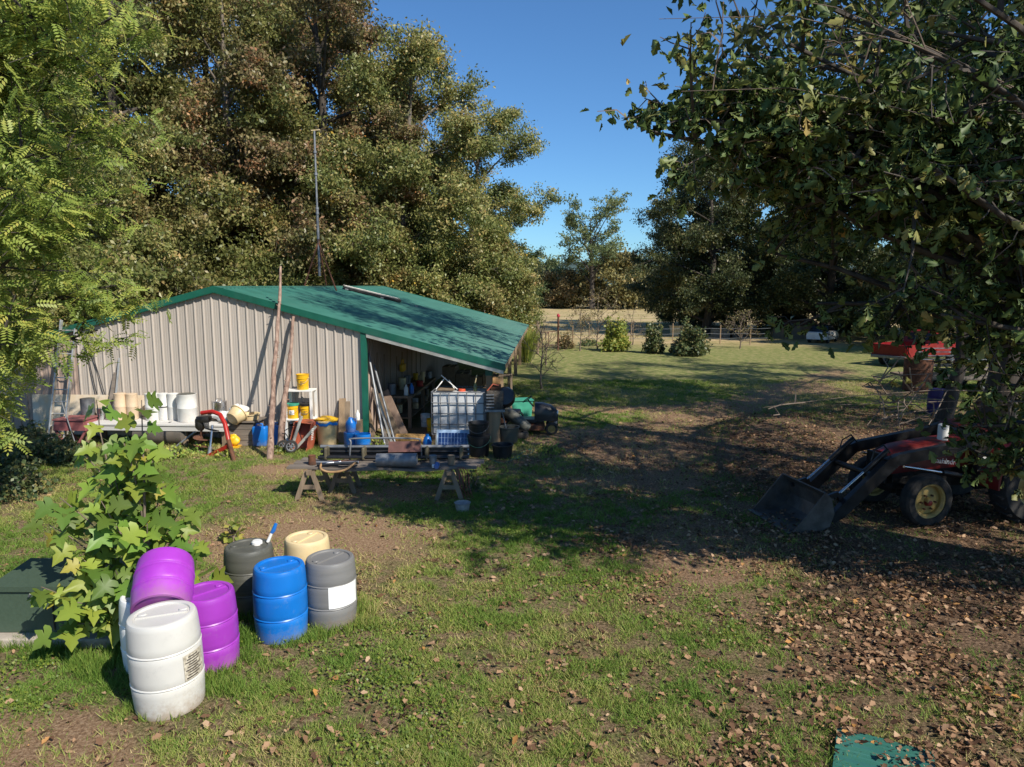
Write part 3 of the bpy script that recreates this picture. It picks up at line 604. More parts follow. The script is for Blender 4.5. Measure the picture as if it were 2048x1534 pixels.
# tipped orange cart
wb = aligned('poly_cart', 'faded orange-red garden cart tipped up on its nose with grey handles', 'garden cart', 612, 1.0, 0, rz_=.0)
def wpx(px, py, d): v = B(px, py, d)-wb.location; return Vector((v.dot(BW), v.dot(BD), v.z))
def tray(mb, ins, t):
    fr = [wpx(606+ins, 838+ins, .75), wpx(638-ins, 838+ins, .75), wpx(626-ins, 902, 1.05), wpx(612, 919-ins, 1.15), wpx(588+ins, 915-ins, 1.15)]
    bk = [p+Vector((0, -.42, .06)) for p in [wpx(600+ins, 842, .75), wpx(634-ins, 846, .75), wpx(624, 900, 1.05), wpx(608, 917-ins, 1.15), wpx(584+ins, 912-ins, 1.15)]]
    n = 5; k = len(mb.v); mb.v += [tuple(p) for p in fr+bk]
    mb.f += [tuple(range(k, k+n))]+[(k+i, k+(i+1) % n, k+n+(i+1) % n, k+n+i) for i in range(n)]; return mb
tr = tray(MB(), 0, 0).build('tray', M_orange, wb)
sm = tr.modifiers.new('s', 'SOLIDIFY'); sm.thickness = .015; bv = tr.modifiers.new('b', 'BEVEL'); bv.width = .05; bv.segments = 3
for (a, b) in (((582, 908), (632, 852)), ((583, 896), (603, 832))):
    MB().beam(wpx(*a, 1.5), wpx(*b, 1.3), .045, .06).build('handle', M_alu, wb)
def wheel(par, c, r, w, axis, tyre=M_rubber, rim=M_galv, spokes=6, name='wheel', rimr=.6):
    e = thing_part(name, par, c, axis)
    MB().lathe([(r*rimr, -w/2), (r*.9, -w/2), (r*.98, -w*.36), (r, -w*.2), (r, w*.2), (r*.98, w*.36), (r*.9, w/2), (r*rimr, w/2), (r*rimr, -w/2)], 32).build('tyre', tyre, e, 35)
    mb = MB().lathe([(r*rimr+.002, -w*.42), (r*(rimr-.07), -w*.4), (r*(rimr-.1), -w*.25), (r*(rimr-.12), w*.25), (r*(rimr-.07), w*.4), (r*rimr+.002, w*.42)], 32)
    if spokes:
        for i in range(spokes):
            a = 2*math.pi*i/spokes; mb.beam((r*.1*math.cos(a), r*.1*math.sin(a), w*.3), (r*(rimr-.06)*math.cos(a), r*(rimr-.06)*math.sin(a), w*.3), r*.12, w*.15)
    else: mb.lathe([(0, w*.12), (r*.2, w*.12), (r*(rimr-.1), w*.0), (r*(rimr-.1), -w*.1), (0, -w*.1)], 32)
    mb.lathe([(0, w*.46), (r*.12, w*.46), (r*.14, w*.2), (r*.14, -w*.3), (0, -w*.3)], 16); mb.build('rim', rim, e, 35); return e
def thing_part(name, par, c, axis):                            # a part that carries sub-parts: small hub mesh, axis = local Z direction
    me = MB().tube([(0, 0, -.02), (0, 0, .02)], .02, 8).mesh('hub'); o = mko(name, me, M_galv, par, c); o.rotation_mode = 'QUATERNION'
    o.rotation_quaternion = Vector(axis).to_track_quat('Z', 'Y'); return o
wheel(wb, wpx(582, 893, 1.62), .155, .075, (.25, -1, .1), rimr=.68)
w2 = wpx(568, 912, 1.45); w2.z = .15; wheel(wb, w2, .15, .075, (.25, -1, .1), rimr=.68)
MB().tube([wpx(582, 893, 1.58), w2], .012, 6).build('axle', M_black, wb)
for a in (((568, 862), (592, 848)), ((592, 848), (604, 880)), ((570, 866), (586, 886))): MB().tube([wpx(*a[0], 1.35), wpx(*a[1], 1.3)], .012, 6).build('brace', M_black, wb)
random.seed(5)
for i in range(7): MB().beam(wpx(622+i*.2, 880-i*3.6, 1.62), wpx(626+i*.4, 878-i*3.6, 1.60), .02+.02*(i % 2), .012).build('lettering_mark', M_white, wb)
# cream trash barrel with a blue rim
tb2 = aligned('trash_barrel', 'cream barrel with blue and orange liner hanging over its rim', 'barrel', 655, .75)
MB().lathe([(0, 0), (.2, 0), (.22, .02), (.255, .62), (.27, .64), (.27, .68), (.25, .68), (.24, .6), (0, .55)], 28).build('body', M_cream, tb2, 35)
mb = MB(); n = 40
for i in range(n): 
    a = 2*math.pi*i/n; dz = .02*math.sin(5*a)+.015*math.sin(11*a); mb.v += [(.285*math.cos(a), .285*math.sin(a), .57+dz), (.293*math.cos(a), .293*math.sin(a), .64+dz)]
mb.f += [(2*i, (2*i+2) % (2*n), (2*i+3) % (2*n), 2*i+1) for i in range(n)]; mb.build('liner_fold', M_blue, tb2, 60)
blob(MB(), (0, 0, .69), (.27, .25, .07), 12).build('liner_top', M_yellow, tb2, 60)
for k, (px, mat) in enumerate(((684, M_post), (694, M_wood))):
    p0 = BP(px, .45, 0); pk = thing('timber_post', ['wide pale timber post leaning on the wall beside the trash barrel', 'narrower brown timber standing right behind the pale post'][k], 'timber', p0, group='timbers on the wall'); p1 = B(px+1, 797+6*k, .06+.03*k)
    MB().beam((0, 0, 0), p1-p0, .17-.05*k, .05, BD).build('timber', mat, pk)
# blue tubs and jug at the corner
for k, (px, d, lab) in enumerate(((704, .75, 'blue plastic half drum carrying the blue jug'), (726, .95, 'blue plastic half drum beside the green corner trim'))):
    t = aligned('half_drum', lab, 'tub', px, d, 0, 'blue half drums'); r = .19
    MB().lathe([(0, .0), (r*.95, 0), (r, .03), (r*1.02, .3), (r*1.04, .35), (r*1.03, .37), (r*.98, .37), (r*.97, .33), (r*.9, .04), (0, .04)], 28).build('body', M_blue, t, 35)
    if k == 0: MB().lathe([(0, .375), (r*.95, .372), (r*.99, .36)], 20).build('cover', M_blue, t, 35)
j = aligned('blue_jug', 'blue water jug standing on the half drum by the wall', 'jug', 702, .75, .378); MB().lathe([(0, 0), (.11, 0), (.125, .03), (.13, .2), (.11, .27), (.06, .32), (.05, .36), (.0, .36)], 24).build('body', M_blue, j, 50)
MB().tube([(.05, 0, .33), (.13, 0, .33), (.14, 0, .2)], .014, 8).build('handle', M_blue, j, 50)
j = aligned('white_bottle', 'white plastic bottle standing near the barn corner', 'bottle', 717, .35, 0); MB().box((0, 0, .3), (.2, .2, .6)).build('stand', M_wood, j); MB().lathe([(0, .6), (.05, .6), (.055, .62), (.055, .76), (.02, .82), (.02, .86), (0, .86)], 20).build('bottle_body', M_white, j, 50)

# ------------------------------------------------------------------ boards leaning inside the porch
bd = [((770, 893), (737, 706), .03, .05, M_galv, 'galvanised pipe leaning highest in the porch corner', 1), ((792, 893), (748, 730), .03, .05, M_galv, 'second galvanised pipe leaning beside the tallest one', 1),
      ((752, 893), (735, 812), .1, .05, M_post, 'short yellowish timber leaning by the green corner', 0), ((786, 893), (741, 745), .06, .03, M_alu, 'pale narrow board leaning in the porch corner', 0),
      ((800, 885), (757, 788), .2, .03, M_wood, 'broad brown board leaning in the porch', 0), ((812, 880), (769, 783), .24, .03, pm('brown_board', (.22, .15, .11), .75, 0, .3, 5, .3, 14, stretch=(1, 1, .15)), 'widest brown board leaning in the porch', 0),
      ((776, 893), (742, 757), .09, .03, M_woodx, 'grey weathered board leaning in the porch corner', 0)]
for k, (a, b, w_, h_, mat, lab, tube_) in enumerate(bd):
    q = G(a[0], a[1]); p0 = q; p1 = B(b[0], b[1], -.45-.1*k)
    t = thing('leaning_board' if not tube_ else 'leaning_pipe', lab, 'pipe' if tube_ else 'board', p0, group='boards in the porch corner')
    if tube_: MB().tube([(0, 0, .0), p1-p0], .028, 8).build('pipe', mat, t, 40)
    else: MB().beam((0, 0, 0), p1-p0, w_, h_, BD).build('board', mat, t)
# ------------------------------------------------------------------ IBC tote
ix0, ix1 = BX(863, .15, .7), BX(969, .15, .7); iw = ix1-ix0; ZT = B(915, 785, .15).z; ZB = .2
ib = thing('ibc_tote', 'white plastic liquid tote in a galvanised wire cage beside the porch post', 'tote', BL((ix0+ix1)/2, .4, 0), RB); idp = 1.05
def wavy_tank(mb, w, d, z0, z1):
    n = 14; k = len(mb.v)
    for fy in (-1, 1):
        for i in range(n+1):
            for j in range(n+1):
                a, b = i/n, j/n; bulge = .03*math.sin(math.pi*a)*math.sin(math.pi*b)*(1+.5*math.sin(9*a)*math.sin(13*b)); mb.v.append((-w/2+w*a, fy*(d/2-.03+bulge), z0+(z1-z0)*b))
    m = (n+1)**2
    for f in range(2):
        for i in range(n):
            for j in range(n): q = k+f*m+i*(n+1)+j; mb.f.append((q, q+1, q+n+2, q+n+1))
    for i in range(n):
        for j0 in (0, n):
            q = k+i*(n+1)+j0; mb.f.append((q, q+n+1, q+m+n+1, q+m))
        for i0 in (0, n):
            q = k+i0*(n+1)+i; mb.f.append((q, q+1, q+m+1, q+m))
    return mb
wavy_tank(MB(), iw-.07, idp-.05, ZB+.02, ZT-.03).build('tank', pm('tote_plastic', (.66, .67, .68), .45, 0, .07, 4, dirt=(.45, .45, .45), trans=.12), ib, 50)
for x in np.linspace(-iw/2, iw/2, 7):
    for y in (-idp/2, idp/2): MB().tube([(x, y, ZB), (x, y, ZT)], .013, 6).build('cage_bar', M_galv, ib)
for z in np.linspace(ZB, ZT, 5):
    for y in (-idp/2-.015, idp/2+.015): MB().tube([(-iw/2, y, z), (iw/2, y, z)], .014, 6).build('cage_bar', M_galv, ib)
    for x in (-iw/2, iw/2): MB().tube([(x, -idp/2, z), (x, idp/2, z)], .014, 6).build('cage_bar', M_galv, ib)
for y in np.linspace(-idp/2, idp/2, 5)[1:-1]:
    for x in (-iw/2-.01, iw/2+.01): MB().tube([(x, y, ZB), (x, y, ZT)], .013, 6).build('cage_bar', M_galv, ib)
MB().lathe([(0, ZT+.03), (.09, ZT+.03), (.1, ZT), (.1, ZT-.06)], 20, Matrix.Translation((.05, -.1, 0))).build('fill_cap', pm('red_cap', (.55, .08, .03), .4), ib, 40)
for y in (-.4, 0, .4): MB().box((0, y, .1), (iw, .1, .2)).build('pallet_runner', M_wood, ib)
bx = thing('broken_board', 'scrap board with white sticks lying on top of the white tote', 'board', BL((ix0+ix1)/2-.35, .3, ZT+.01), RB); MB().box((0, 0, .015), (.42, .4, .03)).build('board', M_wood, bx)
for a, b in (((-.25, -.2, .03), (-.05, .1, .3)), ((-.15, .1, .36), (.3, -.15, .03)), ((.05, .1, .24), (.2, 0, .03))): MB().tube([a, b], .014, 6).build('stick', M_white, bx)
bo_ = thing('dark_bottle', 'dark green bottle with pale neck standing on the white tote', 'bottle', BL((ix0+ix1)/2+.42, .1, ZT+.0), RB); MB().lathe([(0, 0), (.045, 0), (.045, .16), (.02, .22), (0, .22)], 16).build('body', pm('olive_glass', (.05, .07, .03), .2), bo_, 40); MB().tube([(0, 0, .215), (.05, 0, .42)], .016, 8).build('neck', M_cream, bo_)
# blue solar panel leaning in front of the tote
sp_ = aligned('solar_panel', 'blue cell solar panel with pale frame leaning in front of the tote', 'solar panel', 905, 1.55, .02)
z1 = B(905, 858, 1.3).z; pw = BX(937, 1.4, .4)-BX(873, 1.4, .4); tl = math.radians(-16); hh = (z1-.02)/math.cos(tl)
R = (tl, 0, 0); st = MB()
back = mko('back_sheet', MB().box((0, .0, hh/2), (pw, .02, hh)).mesh('back_sheet'), pm('pale_blue_frame', (.30, .42, .58), .5), sp_, (0, 0, 0), R)
MB().box((0, -.014, hh*.46), (pw*.9, .008, hh*.84)).build('backing', pm('cell_gap', (.35, .45, .62), .4), sp_, None, (0, 0, 0), R)
cellm = MB().box((0, 0, 0), (pw*.9/9*.88, .006, hh*.84/4*.94)).mesh('cell')
for i in range(9):
    for j in range(4): mko('cell', cellm, M_solar, sp_, Euler(R).to_matrix() @ Vector((-pw*.45+pw*.9*(i+.5)/9, -.02, hh*.04+hh*.84*(j+.5)/4)), R)
for s in (-1, 1): MB().box((s*(pw/2+.01), -.005, hh/2), (.03, .05, hh)).build('frame_side', M_alu, sp_, None, (0, 0, 0), R)
# black bucket on the dark barrel
db = aligned('dark_barrel', 'black plastic barrel with wire bail below the black bucket', 'barrel', 958, 1.5); r = .265
MB().lathe([(0, 0), (r*.85, 0), (r*.88, .02), (r, .45), (r*1.04, .46), (r*1.04, .5), (0, .5)], 30).build('body', M_black, db, 35)
MB().tube([(r*1.05*math.cos(a), -r*1.08*abs(math.sin(a)), .45-.2*math.sin(a)) for a in np.linspace(0, math.pi, 15)], .007, 5).build('bail', M_ghose, db)
t = bucket('open black rubber bucket sitting on the black barrel', M_black, BP(957, 1.5, .502), .24, .3, name='rubber_bucket')
# blue small ball valve thing and log
t = aligned('blue_canister', 'small round blue canister beside the solar panel', 'canister', 855, 1.1, 0); MB().lathe([(0, 0), (.08, 0), (.1, .06), (.11, .22), (.08, .34), (.04, .37), (.04, .41), (0, .41)], 20).build('body', M_blue, t, 50)
t = aligned('straw_log', 'sunlit cut log lying in the porch opening behind the pipe hoop', 'log', 822, .35, 0); MB().tube([(-.38, 0, .13), (-.1, .01, .13), (.36, .02, .125)], [.12, .13, .12], 14).build('wood', M_straw, t, 50)
# ------------------------------------------------------------------ sawhorse table with scrap
sz = .62; s0, s1 = G(572, 935, sz), G(952, 940, sz); sy = s0.y
wt = thing('sawhorse_table', 'long table of warped weathered planks laid across sawhorses', 'table', ((s0.x+s1.x)/2, sy, 0)); wl = s1.x-s0.x
for i in range(3):
    mb = MB(); N = 12; y0 = .02+.25*i; k = 0
    for q in range(N+1):
        x = -wl/2+wl*q/N+.06*i; dz = -.035*math.sin(math.pi*q/N)+.02*math.sin(q*1.3+i)
        mb.v += [(x, y0, sz-.04+dz), (x, y0+.22, sz-.04+dz), (x, y0+.22, sz+dz), (x, y0, sz+dz)]
    for q in range(N):
        b = 4*q; mb.f += [(b+a, b+(a+1) % 4, b+4+(a+1) % 4, b+4+a) for a in range(4)]
    mb.f += [(0, 1, 2, 3), (4*N+3, 4*N+2, 4*N+1, 4*N)]; mb.build('plank', M_woodx, wt)
def sawhorse(lab, x, y, rz2, ln=.75):
    t = thing('sawhorse', lab, 'sawhorse', (x, y, 0), (0, 0, rz2), 'sawhorses under the plank table')
    MB().box((0, 0, .53), (ln, .09, .09), ch=.006).build('beam', M_wood, t)
    for a in (-1, 1):
        for b in (-1, 1): MB().beam((a*ln*.4, b*.05, .55), (a*ln*.48, b*.24, 0.0), .085, .04, (1, 0, 0)).build('leg', M_wood, t)
        MB().beam((a*ln*.44, -.15, .25), (a*ln*.44, .15, .25), .03, .08).build('cross_brace', M_wood, t)
sawhorse('pale sunlit wooden sawhorse under the free end of the plank table', G(618, 1002).x, sy+.3, math.pi/2)
sawhorse('shaded wooden sawhorse under the plank table end near the bucket', G(900, 995).x, sy+.3, math.pi/2)
sawhorse('shaded wooden sawhorse farther in below the middle of the planks', G(690, 980).x, sy+.65, math.pi/2, .5)
rk = thing('roller_rack', 'long black and grey rail rack with clamps lying on the plank table', 'rack', ((G(632, 925, sz).x+G(936, 925, sz).x)/2, sy+.45, sz+.01)); rl = G(936, 925, sz).x-G(632, 925, sz).x
for k, (yy, zz_, r_, m_) in enumerate(((.30, .22, .035, M_galv), (.3, .12, .03, M_black), (.1, .05, .03, M_blackm), (.2, .05, .025, M_blackm))): MB().tube([(-rl/2, yy, zz_), (rl/2, yy, zz_)], r_, 10).build('rail', m_, rk, 50)
MB().box((0, .34, .12), (rl*.98, .015, .2)).build('back_plate', pm('dark_corrugated', (.06, .06, .06), .5, .3, .3, 6), rk)
for q in (-.45, -.2, .06, .22, .45): MB().box((rl*q, .2, .12), (.06, .26, .24), ch=.02).build('clamp', pm('clamp_bronze', (.13, .11, .07), .6, .3, .3, 9), rk)
cy = thing('sheet_metal_roll', 'curled galvanised sheet metal resting on the plank table', 'metal sheet', (G(795, 930, sz).x, sy+.12, sz-.02))
MB().lathe([(.125, -.38), (.13, .38), (.123, .38), (.118, -.38), (.125, -.38)], 24, Matrix.Translation((0, 0, .135)) @ Matrix.Rotation(math.pi/2, 4, 'Y'), .7, 6.4).build('sheet', M_galv, cy, 40)
rs = thing('rusty_sheet', 'thin rusty red metal sheet leaning over the rail rack', 'metal sheet', (G(808, 905, sz+.2).x, sy+.42, sz+.20)); MB().box((0, .05, .09), (.62, .012, .26), (math.radians(-50), 0, .1)).build('sheet', pm('rusty_red', (.12, .05, .04), .7, 0, .3, 6), rs)
hz = [G(645, 925, sz+.05), G(640, 940, sz), G(650, 955, sz-.06), G(680, 950, sz-.02), G(712, 925, sz+.08)]
hz = [Vector((p.x, sy-.06-(.05 if 0 < i < 4 else -.15), p.z)) for i, p in enumerate(hz)]
def smooth_path(pts, n=6):
    out = []; P = [pts[0]]+pts+[pts[-1]]
    for i in range(1, len(P)-2):
        for j in range(n):
            t = j/n; a, b, c, d = P[i-1], P[i], P[i+1], P[i+2]
            out.append(.5*((2*b)+(c-a)*t+(2*a-5*b+4*c-d)*t*t+(3*b-a-3*c+d)*t**3))
    return out+[pts[-1]]
hz = [Vector(p) for p in hz]; tag(MB().tube(smooth_path([p-hz[0] for p in hz]), .022, 8).build('rubber_hose', M_hose, None, 50, hz[0]), 'tan rubber hose looping over the edge of the plank table', 'hose')
hp = [G(703, 915, sz), G(706, 885, sz+.3), G(714, 876, sz+.38), G(830, 875, sz+.38), G(843, 884, sz+.3), G(846, 915, sz)]; hp = [Vector((p.x, sy+.62, z)) for p, z in zip(hp, (sz, sz+.34, sz+.42, sz+.42, sz+.34, sz))]
tag(MB().tube(smooth_path([p-hp[0] for p in hp], 4), .018, 8).build('pipe_hoop', M_galv, None, 50, hp[0]), 'long bent steel pipe hoop standing behind the plank table', 'pipe')
t = thing('blue_knob_valve', 'small blue and white fitting clamped at the plank table edge', 'fitting', (G(870, 943, sz).x, sy-.0, sz-.03)); MB().tube([(0, -.04, .06), (0, .12, .06)], .05, 12).build('body', M_blue, t, 40); MB().box((-.06, .04, .05), (.06, .08, .06), ch=.01).build('fitting_end', M_label, t)
cdl = [Vector((G(915, 940, sz).x, sy-.02, sz+.01)), Vector((G(917, 940, sz).x, sy-.06, sz-.1)), Vector((G(920, 940, sz).x, sy-.07, .25)), Vector((G(928, 940, sz).x, sy-.05, .01))]
for k in range(4): tag(MB().tube(smooth_path([p-cdl[0]+Vector((.025*k*(i > 0), .01*k, 0)) for i, p in enumerate(cdl)], 4), .007, 5).build('hanging_cable', pm('red_cord', (.2, .04, .04), .6), None, None, cdl[0]+Vector((.03*k, 0, 0))), 'dull red cord hanging down from the plank table end', 'cord', 'cords hanging off the table')
pot = thing('plant_pot', 'grey nursery pot with a green plant below the plank table end', 'plant pot', G(925, 1022)); MB().lathe([(0, 0), (.11, 0), (.14, .16), (.15, .16), (.13, .14), (0, .13)], 20).build('pot', M_gravel, pot, 40)
# ------------------------------------------------------------------ clutter round the porch post
bk = thing('wood_stump', 'pale upright wood stump carrying an old engine beside the porch post', 'stump', BP(988, .2, 0)); SZ0 = B(988, 823, .3).z
MB().tube([(0, 0, 0), (.01, 0, SZ0*.5), (.03, 0, SZ0)], [.17, .15, .16], 14).build('trunk', M_post, bk, 50)
en = thing('old_engine', 'rusty old engine with a dark round tank perched on the stump', 'engine', BP(988, .2, SZ0)+Vector((.03, 0, 0)))
MB().box((0, 0, .03), (.5, .4, .06)).build('tray', M_galv, en); MB().box((.0, 0, .3), (.42, .34, .48), ch=.03).build('crankcase', pm('engine_grime', (.09, .075, .06), .6, .3, .45, 14, .8, 26), en, 40)
MB().lathe([(0, -.2), (.22, -.19), (.26, -.1), (.26, .1), (.22, .19), (0, .2)], 24, Matrix.Translation((.25, .1, .33)) @ Matrix.Rotation(math.radians(70), 4, 'X')).build('round_tank', M_blackm, en, 50)
for k in range(5): MB().box((-.12, -.18, .12+.08*k), (.2, .05, .03)).build('cooling_fin', M_galv, en)
MB().box((.02, .02, .61), (.26, .22, .14), ch=.02).build('fan_housing', M_rust, en, 40); MB().tube([(-.2, -.1, .52), (-.05, -.12, .7), (.1, -.1, .66)], .02, 6).build('exhaust_pipe', M_orange, en, 40)
MB().box((.03, .1, .76), (.2, .16, .17), ch=.03).build('air_cleaner', pm('ochre', (.45, .24, .09), .6, 0, .25, 9), en, 40)
p0 = G(1020, 885); p1 = BP(994, .25, B(994, 787, .25).z); rd = thing('metal_rod', 'thin steel rod leaning on the old engine', 'rod', p0); MB().tube([(0, 0, 0), p1-p0], .017, 6).build('rod', M_galv, rd)
for k, (px, py, r_, h_, m_, lab) in enumerate(((1005, 915, .24, .32, M_black, 'squat black tub on the ground beside the dark barrel'), (1018, 885, .26, .42, M_dgray, 'dark grey tub half hidden behind the black tub'))):
    t = thing('black_tub', lab, 'tub', G(px, py), group='dark tubs by the porch'); MB().lathe([(0, 0), (r_*.85, 0), (r_, h_-.03), (r_*1.08, h_-.02), (r_*1.08, h_), (r_*.96, h_), (r_*.8, .04), (0, .04)], 26).build('shell', m_, t, 35)
hs = [G(x, y, .012) for x, y in ((975, 915), (1000, 926), (1020, 922), (1045, 905), (1065, 898), (1060, 908), (1025, 918), (1000, 910), (1040, 915))]
tag(MB().tube(smooth_path([p-hs[0] for p in hs], 6), .012, 6).build('garden_hose', M_ghose, None, 50, hs[0]), 'green garden hose tangled on the ground by the dark barrel', 'hose')
# ------------------------------------------------------------------ dim things inside the porch
sb = thing('porch_workbench', 'dark timber workbench along the inner porch wall', 'workbench', BL(CORE+.55, 3.6, 0), RB)
MB().box((0, 0, .9), (.8, 4.2, .06)).build('bench_top', M_wood, sb)
for x in (-.3, .32):
    for y in (-2, 0, 2): MB().box((x, y, .435), (.09, .09, .87)).build('leg', M_wood, sb)
MB().box((0, 0, .3), (.7, 4.1, .03)).build('lower_shelf', M_wood, sb)
for k, (x, y, r_, h_, m_, lab) in enumerate(((.65, 1.9, .14, .36, M_white, 'white bucket on the porch floor by the bench'), (.95, 1.2, .14, .36, M_yellow, 'yellow bucket on the porch floor by the bench'), (1.35, 1.5, .14, .36, M_owhite, 'off-white bucket on the porch floor away from the bench'))):
    bucket(lab, m_, BL(CORE+.6+x, y, 0), r_, h_, group='buckets on the porch floor')
for k, (x, y, m_, lab) in enumerate(((.2, 1.7, M_white, 'white bottle on the porch workbench'), (.3, 2.0, M_blue, 'blue bottle on the porch workbench'))):
    t = thing('shop_bottle', lab, 'bottle', BL(CORE+.55+x, y, .932), RB); MB().lathe([(0, 0), (.06, 0), (.065, .02), (.065, .2), (.025, .26), (.025, .3), (0, .3)], 18).build('body', m_, t, 50)
cs = thing('yellow_chainsaw', 'yellow power tool hanging on the dark inner porch wall', 'power tool', BL(CORE+.1, 4.0, 1.35), RB)
MB().box((.08, 0, .1), (.14, .36, .24), ch=.03).build('housing', M_yellow, cs, 40); MB().tube([(.08, -.14, .2), (.08, -.1, .34), (.08, .1, .34), (.08, .14, .2)], .02, 8).build('handle', M_yellow, cs, 40)
for k in range(6):
    random.seed(k+70); t = thing('storage_box', 'dim cardboard box stacked at the back of the porch', 'box', BL(CORE+.9+.52*(k % 4), 9.2+.6*(k//4), 0), RB, 'boxes at the back of the porch'); h = random.uniform(.5, .95)
    MB().box((0, 0, h/2), (.5, .45, h), ch=.01).build('carton', pm('carton', (.2, .14, .09), .8), t); MB().box((0, 0, h+.004), (.06, .44, .008)).build('tape', M_cream, t)

# more scrap on the sawhorse table
random.seed(31); g_ = 'scrap metal on the plank table'
for k in range(7):
    x = random.uniform(-1.2, 1.2); ln = random.uniform(.35, .9); a = random.uniform(-.5, .5); m_ = (M_galv, M_rust, M_blackm, M_woodx, M_steel, M_rust, M_galv)[k]; lab = ('short grey pipe', 'rusty angle bar', 'black rod', 'weathered lath', 'bright steel tube', 'rusty flat bar', 'thin grey conduit')[k]+' lying loose on the plank table'
    t = thing('scrap_bar', lab, 'scrap metal', ((s0.x+s1.x)/2+x, sy+random.uniform(.08, .3), sz+.02), (0, 0, a), g_)
    MB().tube([(-ln/2, 0, .02), (ln/2, 0, .025)], .018 if k % 2 else .026, 8).build('bar', m_, t, 40)
for k in range(4):
    x = (-1.35, .45, .95, 1.3)[k]; lab = ('rusty tin can', 'small dark toolbox', 'grey coffee can', 'brown paint tin')[k]+' standing on the plank table'
    t = thing('table_tin', lab, 'tin', ((s0.x+s1.x)/2+x, sy+.2, sz+.01), (0, 0, .3*k))
    if k == 1: MB().box((0, 0, .08), (.32, .16, .15), ch=.015).build('box', M_blackm, t); MB().tube([(-.08, 0, .15), (-.06, 0, .2), (.06, 0, .2), (.08, 0, .15)], .01, 6).build('handle', M_galv, t)
    else: MB().lathe([(0, 0), (.07, 0), (.07, .16), (.074, .165), (.074, .175), (.06, .17), (0, .16)], 18).build('tin_body', (M_rust, M_black, M_galv, M_wood)[k], t, 35)
# cans and boxes on the porch workbench
for k in range(16):
    random.seed(200+k); low = k % 3 == 2; m_, nm = random.choice(((M_galv, 'grey'), (M_rust, 'rusty'), (M_yellow, 'yellow'), (M_red, 'red'), (M_white, 'white'), (M_dgray, 'dark'), (M_cream, 'cream'), (M_blue, 'blue')))
    lab = nm+(' can on the lower shelf of the porch workbench' if low else ' can on top of the porch workbench'); r_ = random.uniform(.06, .12); h_ = random.uniform(.14, .34)
    t = thing('shop_can', lab, 'can', BL(CORE+.55+random.uniform(-.25, .28), 1.85+k*.24, .316 if low else .932), RB, 'cans on the porch workbench')
    MB().lathe([(0, 0), (r_, 0), (r_, h_), (r_*1.05, h_+.005), (r_*1.05, h_+.02), (r_*.9, h_+.015), (0, h_+.01)], 16).build('can_body', m_, t, 35)
# hand tools hung on the inner wall
for k in range(9):
    random.seed(300+k); y_ = .9+k*.8; ln = random.uniform(.9, 1.5); t = thing('hand_tool', ('long handled rake', 'long handled shovel', 'long handled hoe')[k % 3]+' hanging on the dark inner porch wall', 'hand tool', BL(CORE+.12, y_, .95), RB, 'tools hung on the porch wall')
    MB().tube([(0, 0, 0), (.02, .04, ln)], .017, 6).build('handle', M_wood, t)
    MB().box((.02, 0, -.08), (.03, (.34, .22, .16)[k % 3], (.06, .26, .1)[k % 3]), ch=.008).build('tool_head', M_rust, t)
# tyres, crate and pipe stubs beside the mower
for k, (px, py) in enumerate(((1036, 876), (1012, 862))):
    t = thing('loose_tyre', ('worn black tyre lying flat beside the mower', 'worn tyre leaning behind the metal rod')[k], 'tyre', G(px, py), (0, 0, 0) if k == 0 else (math.radians(70), 0, .4)); 
    MB().lathe([(.15, 0), (.25, 0), (.28, .04), (.285, .09), (.28, .14), (.25, .18), (.15, .18), (.14, .09), (.15, 0)], 26).build('tyre_body', M_rubber, t, 40)
    if k: t.location.z = .27
t = thing('milk_crate', 'black plastic crate full of scrap beside the porch post', 'crate', BP(1000, -.9, 0), RB); MB().box((0, 0, .18), (.42, .42, .34), ch=.01).build('crate_shell', M_black, t); blob(MB(), (0, 0, .38), (.2, .2, .09), 17, 8).build('scrap_heap', M_rust, t, 50)
t = thing('paint_shelf', 'narrow dark shelf with cans behind the second porch post', 'shelf', BP(1004, -2.6, 0), RB)
for z in (.4, .9, 1.4): MB().box((0, 0, z), (.6, .35, .03)).build('shelf_board', M_wood, t)
for x in (-.28, .28): MB().box((x, 0, .72), (.04, .34, 1.44)).build('side_panel', M_wood, t)
# ------------------------------------------------------------------ riding mower (local x forward)
mw = thing('riding_mower', 'black riding lawn mower parked at the porch edge', 'lawn mower', G(1068, 868)+Vector((.05, .3, 0)), (0, 0, math.radians(-4)))
def loft(secs, par, name, mat, sm=50):                         # secs: list of rings (lists of points)
    mb = MB(); n = len(secs[0])
    for s in secs: mb.v += [tuple(p) for p in s]
    for i in range(len(secs)-1):
        for j in range(n): mb.f.append((i*n+j, i*n+(j+1) % n, (i+1)*n+(j+1) % n, (i+1)*n+j))
    mb.f += [tuple(range(n))[::-1], tuple(range((len(secs)-1)*n, len(secs)*n))]; return mb.build(name, mat, par, sm)
def hoodring(x, w, z0, z1, n=10):
    r = [(x, -w, z0)]
    for i in range(n+1):
        a = math.pi-math.pi*i/n; r.append((x, w*math.copysign(abs(math.cos(a))**.6, math.cos(a)), z0+(z1-z0)*(.35+.65*math.sin(a)**.7) if 0 < i < n else z0+(z1-z0)*.3))
    r.append((x, w, z0)); return r
loft([hoodring(-.02, .25, .38, .83), hoodring(.2, .26, .36, .82), hoodring(.42, .25, .34, .76), hoodring(.56, .22, .34, .66), hoodring(.62, .17, .36, .55)], mw, 'hood', M_blackm)
for s in (-1, 1):
    MB().box((.6, s*.11, .56), (.05, .09, .07), ch=.015).build('headlight', M_label, mw)
    wheel(mw, (.45, s*.36, .17), .17, .13, (0, s, 0), rim=M_ygrim, spokes=0); wheel(mw, (-.62, s*.38, .24), .24, .2, (0, s, 0), rim=M_ygrim, spokes=0)
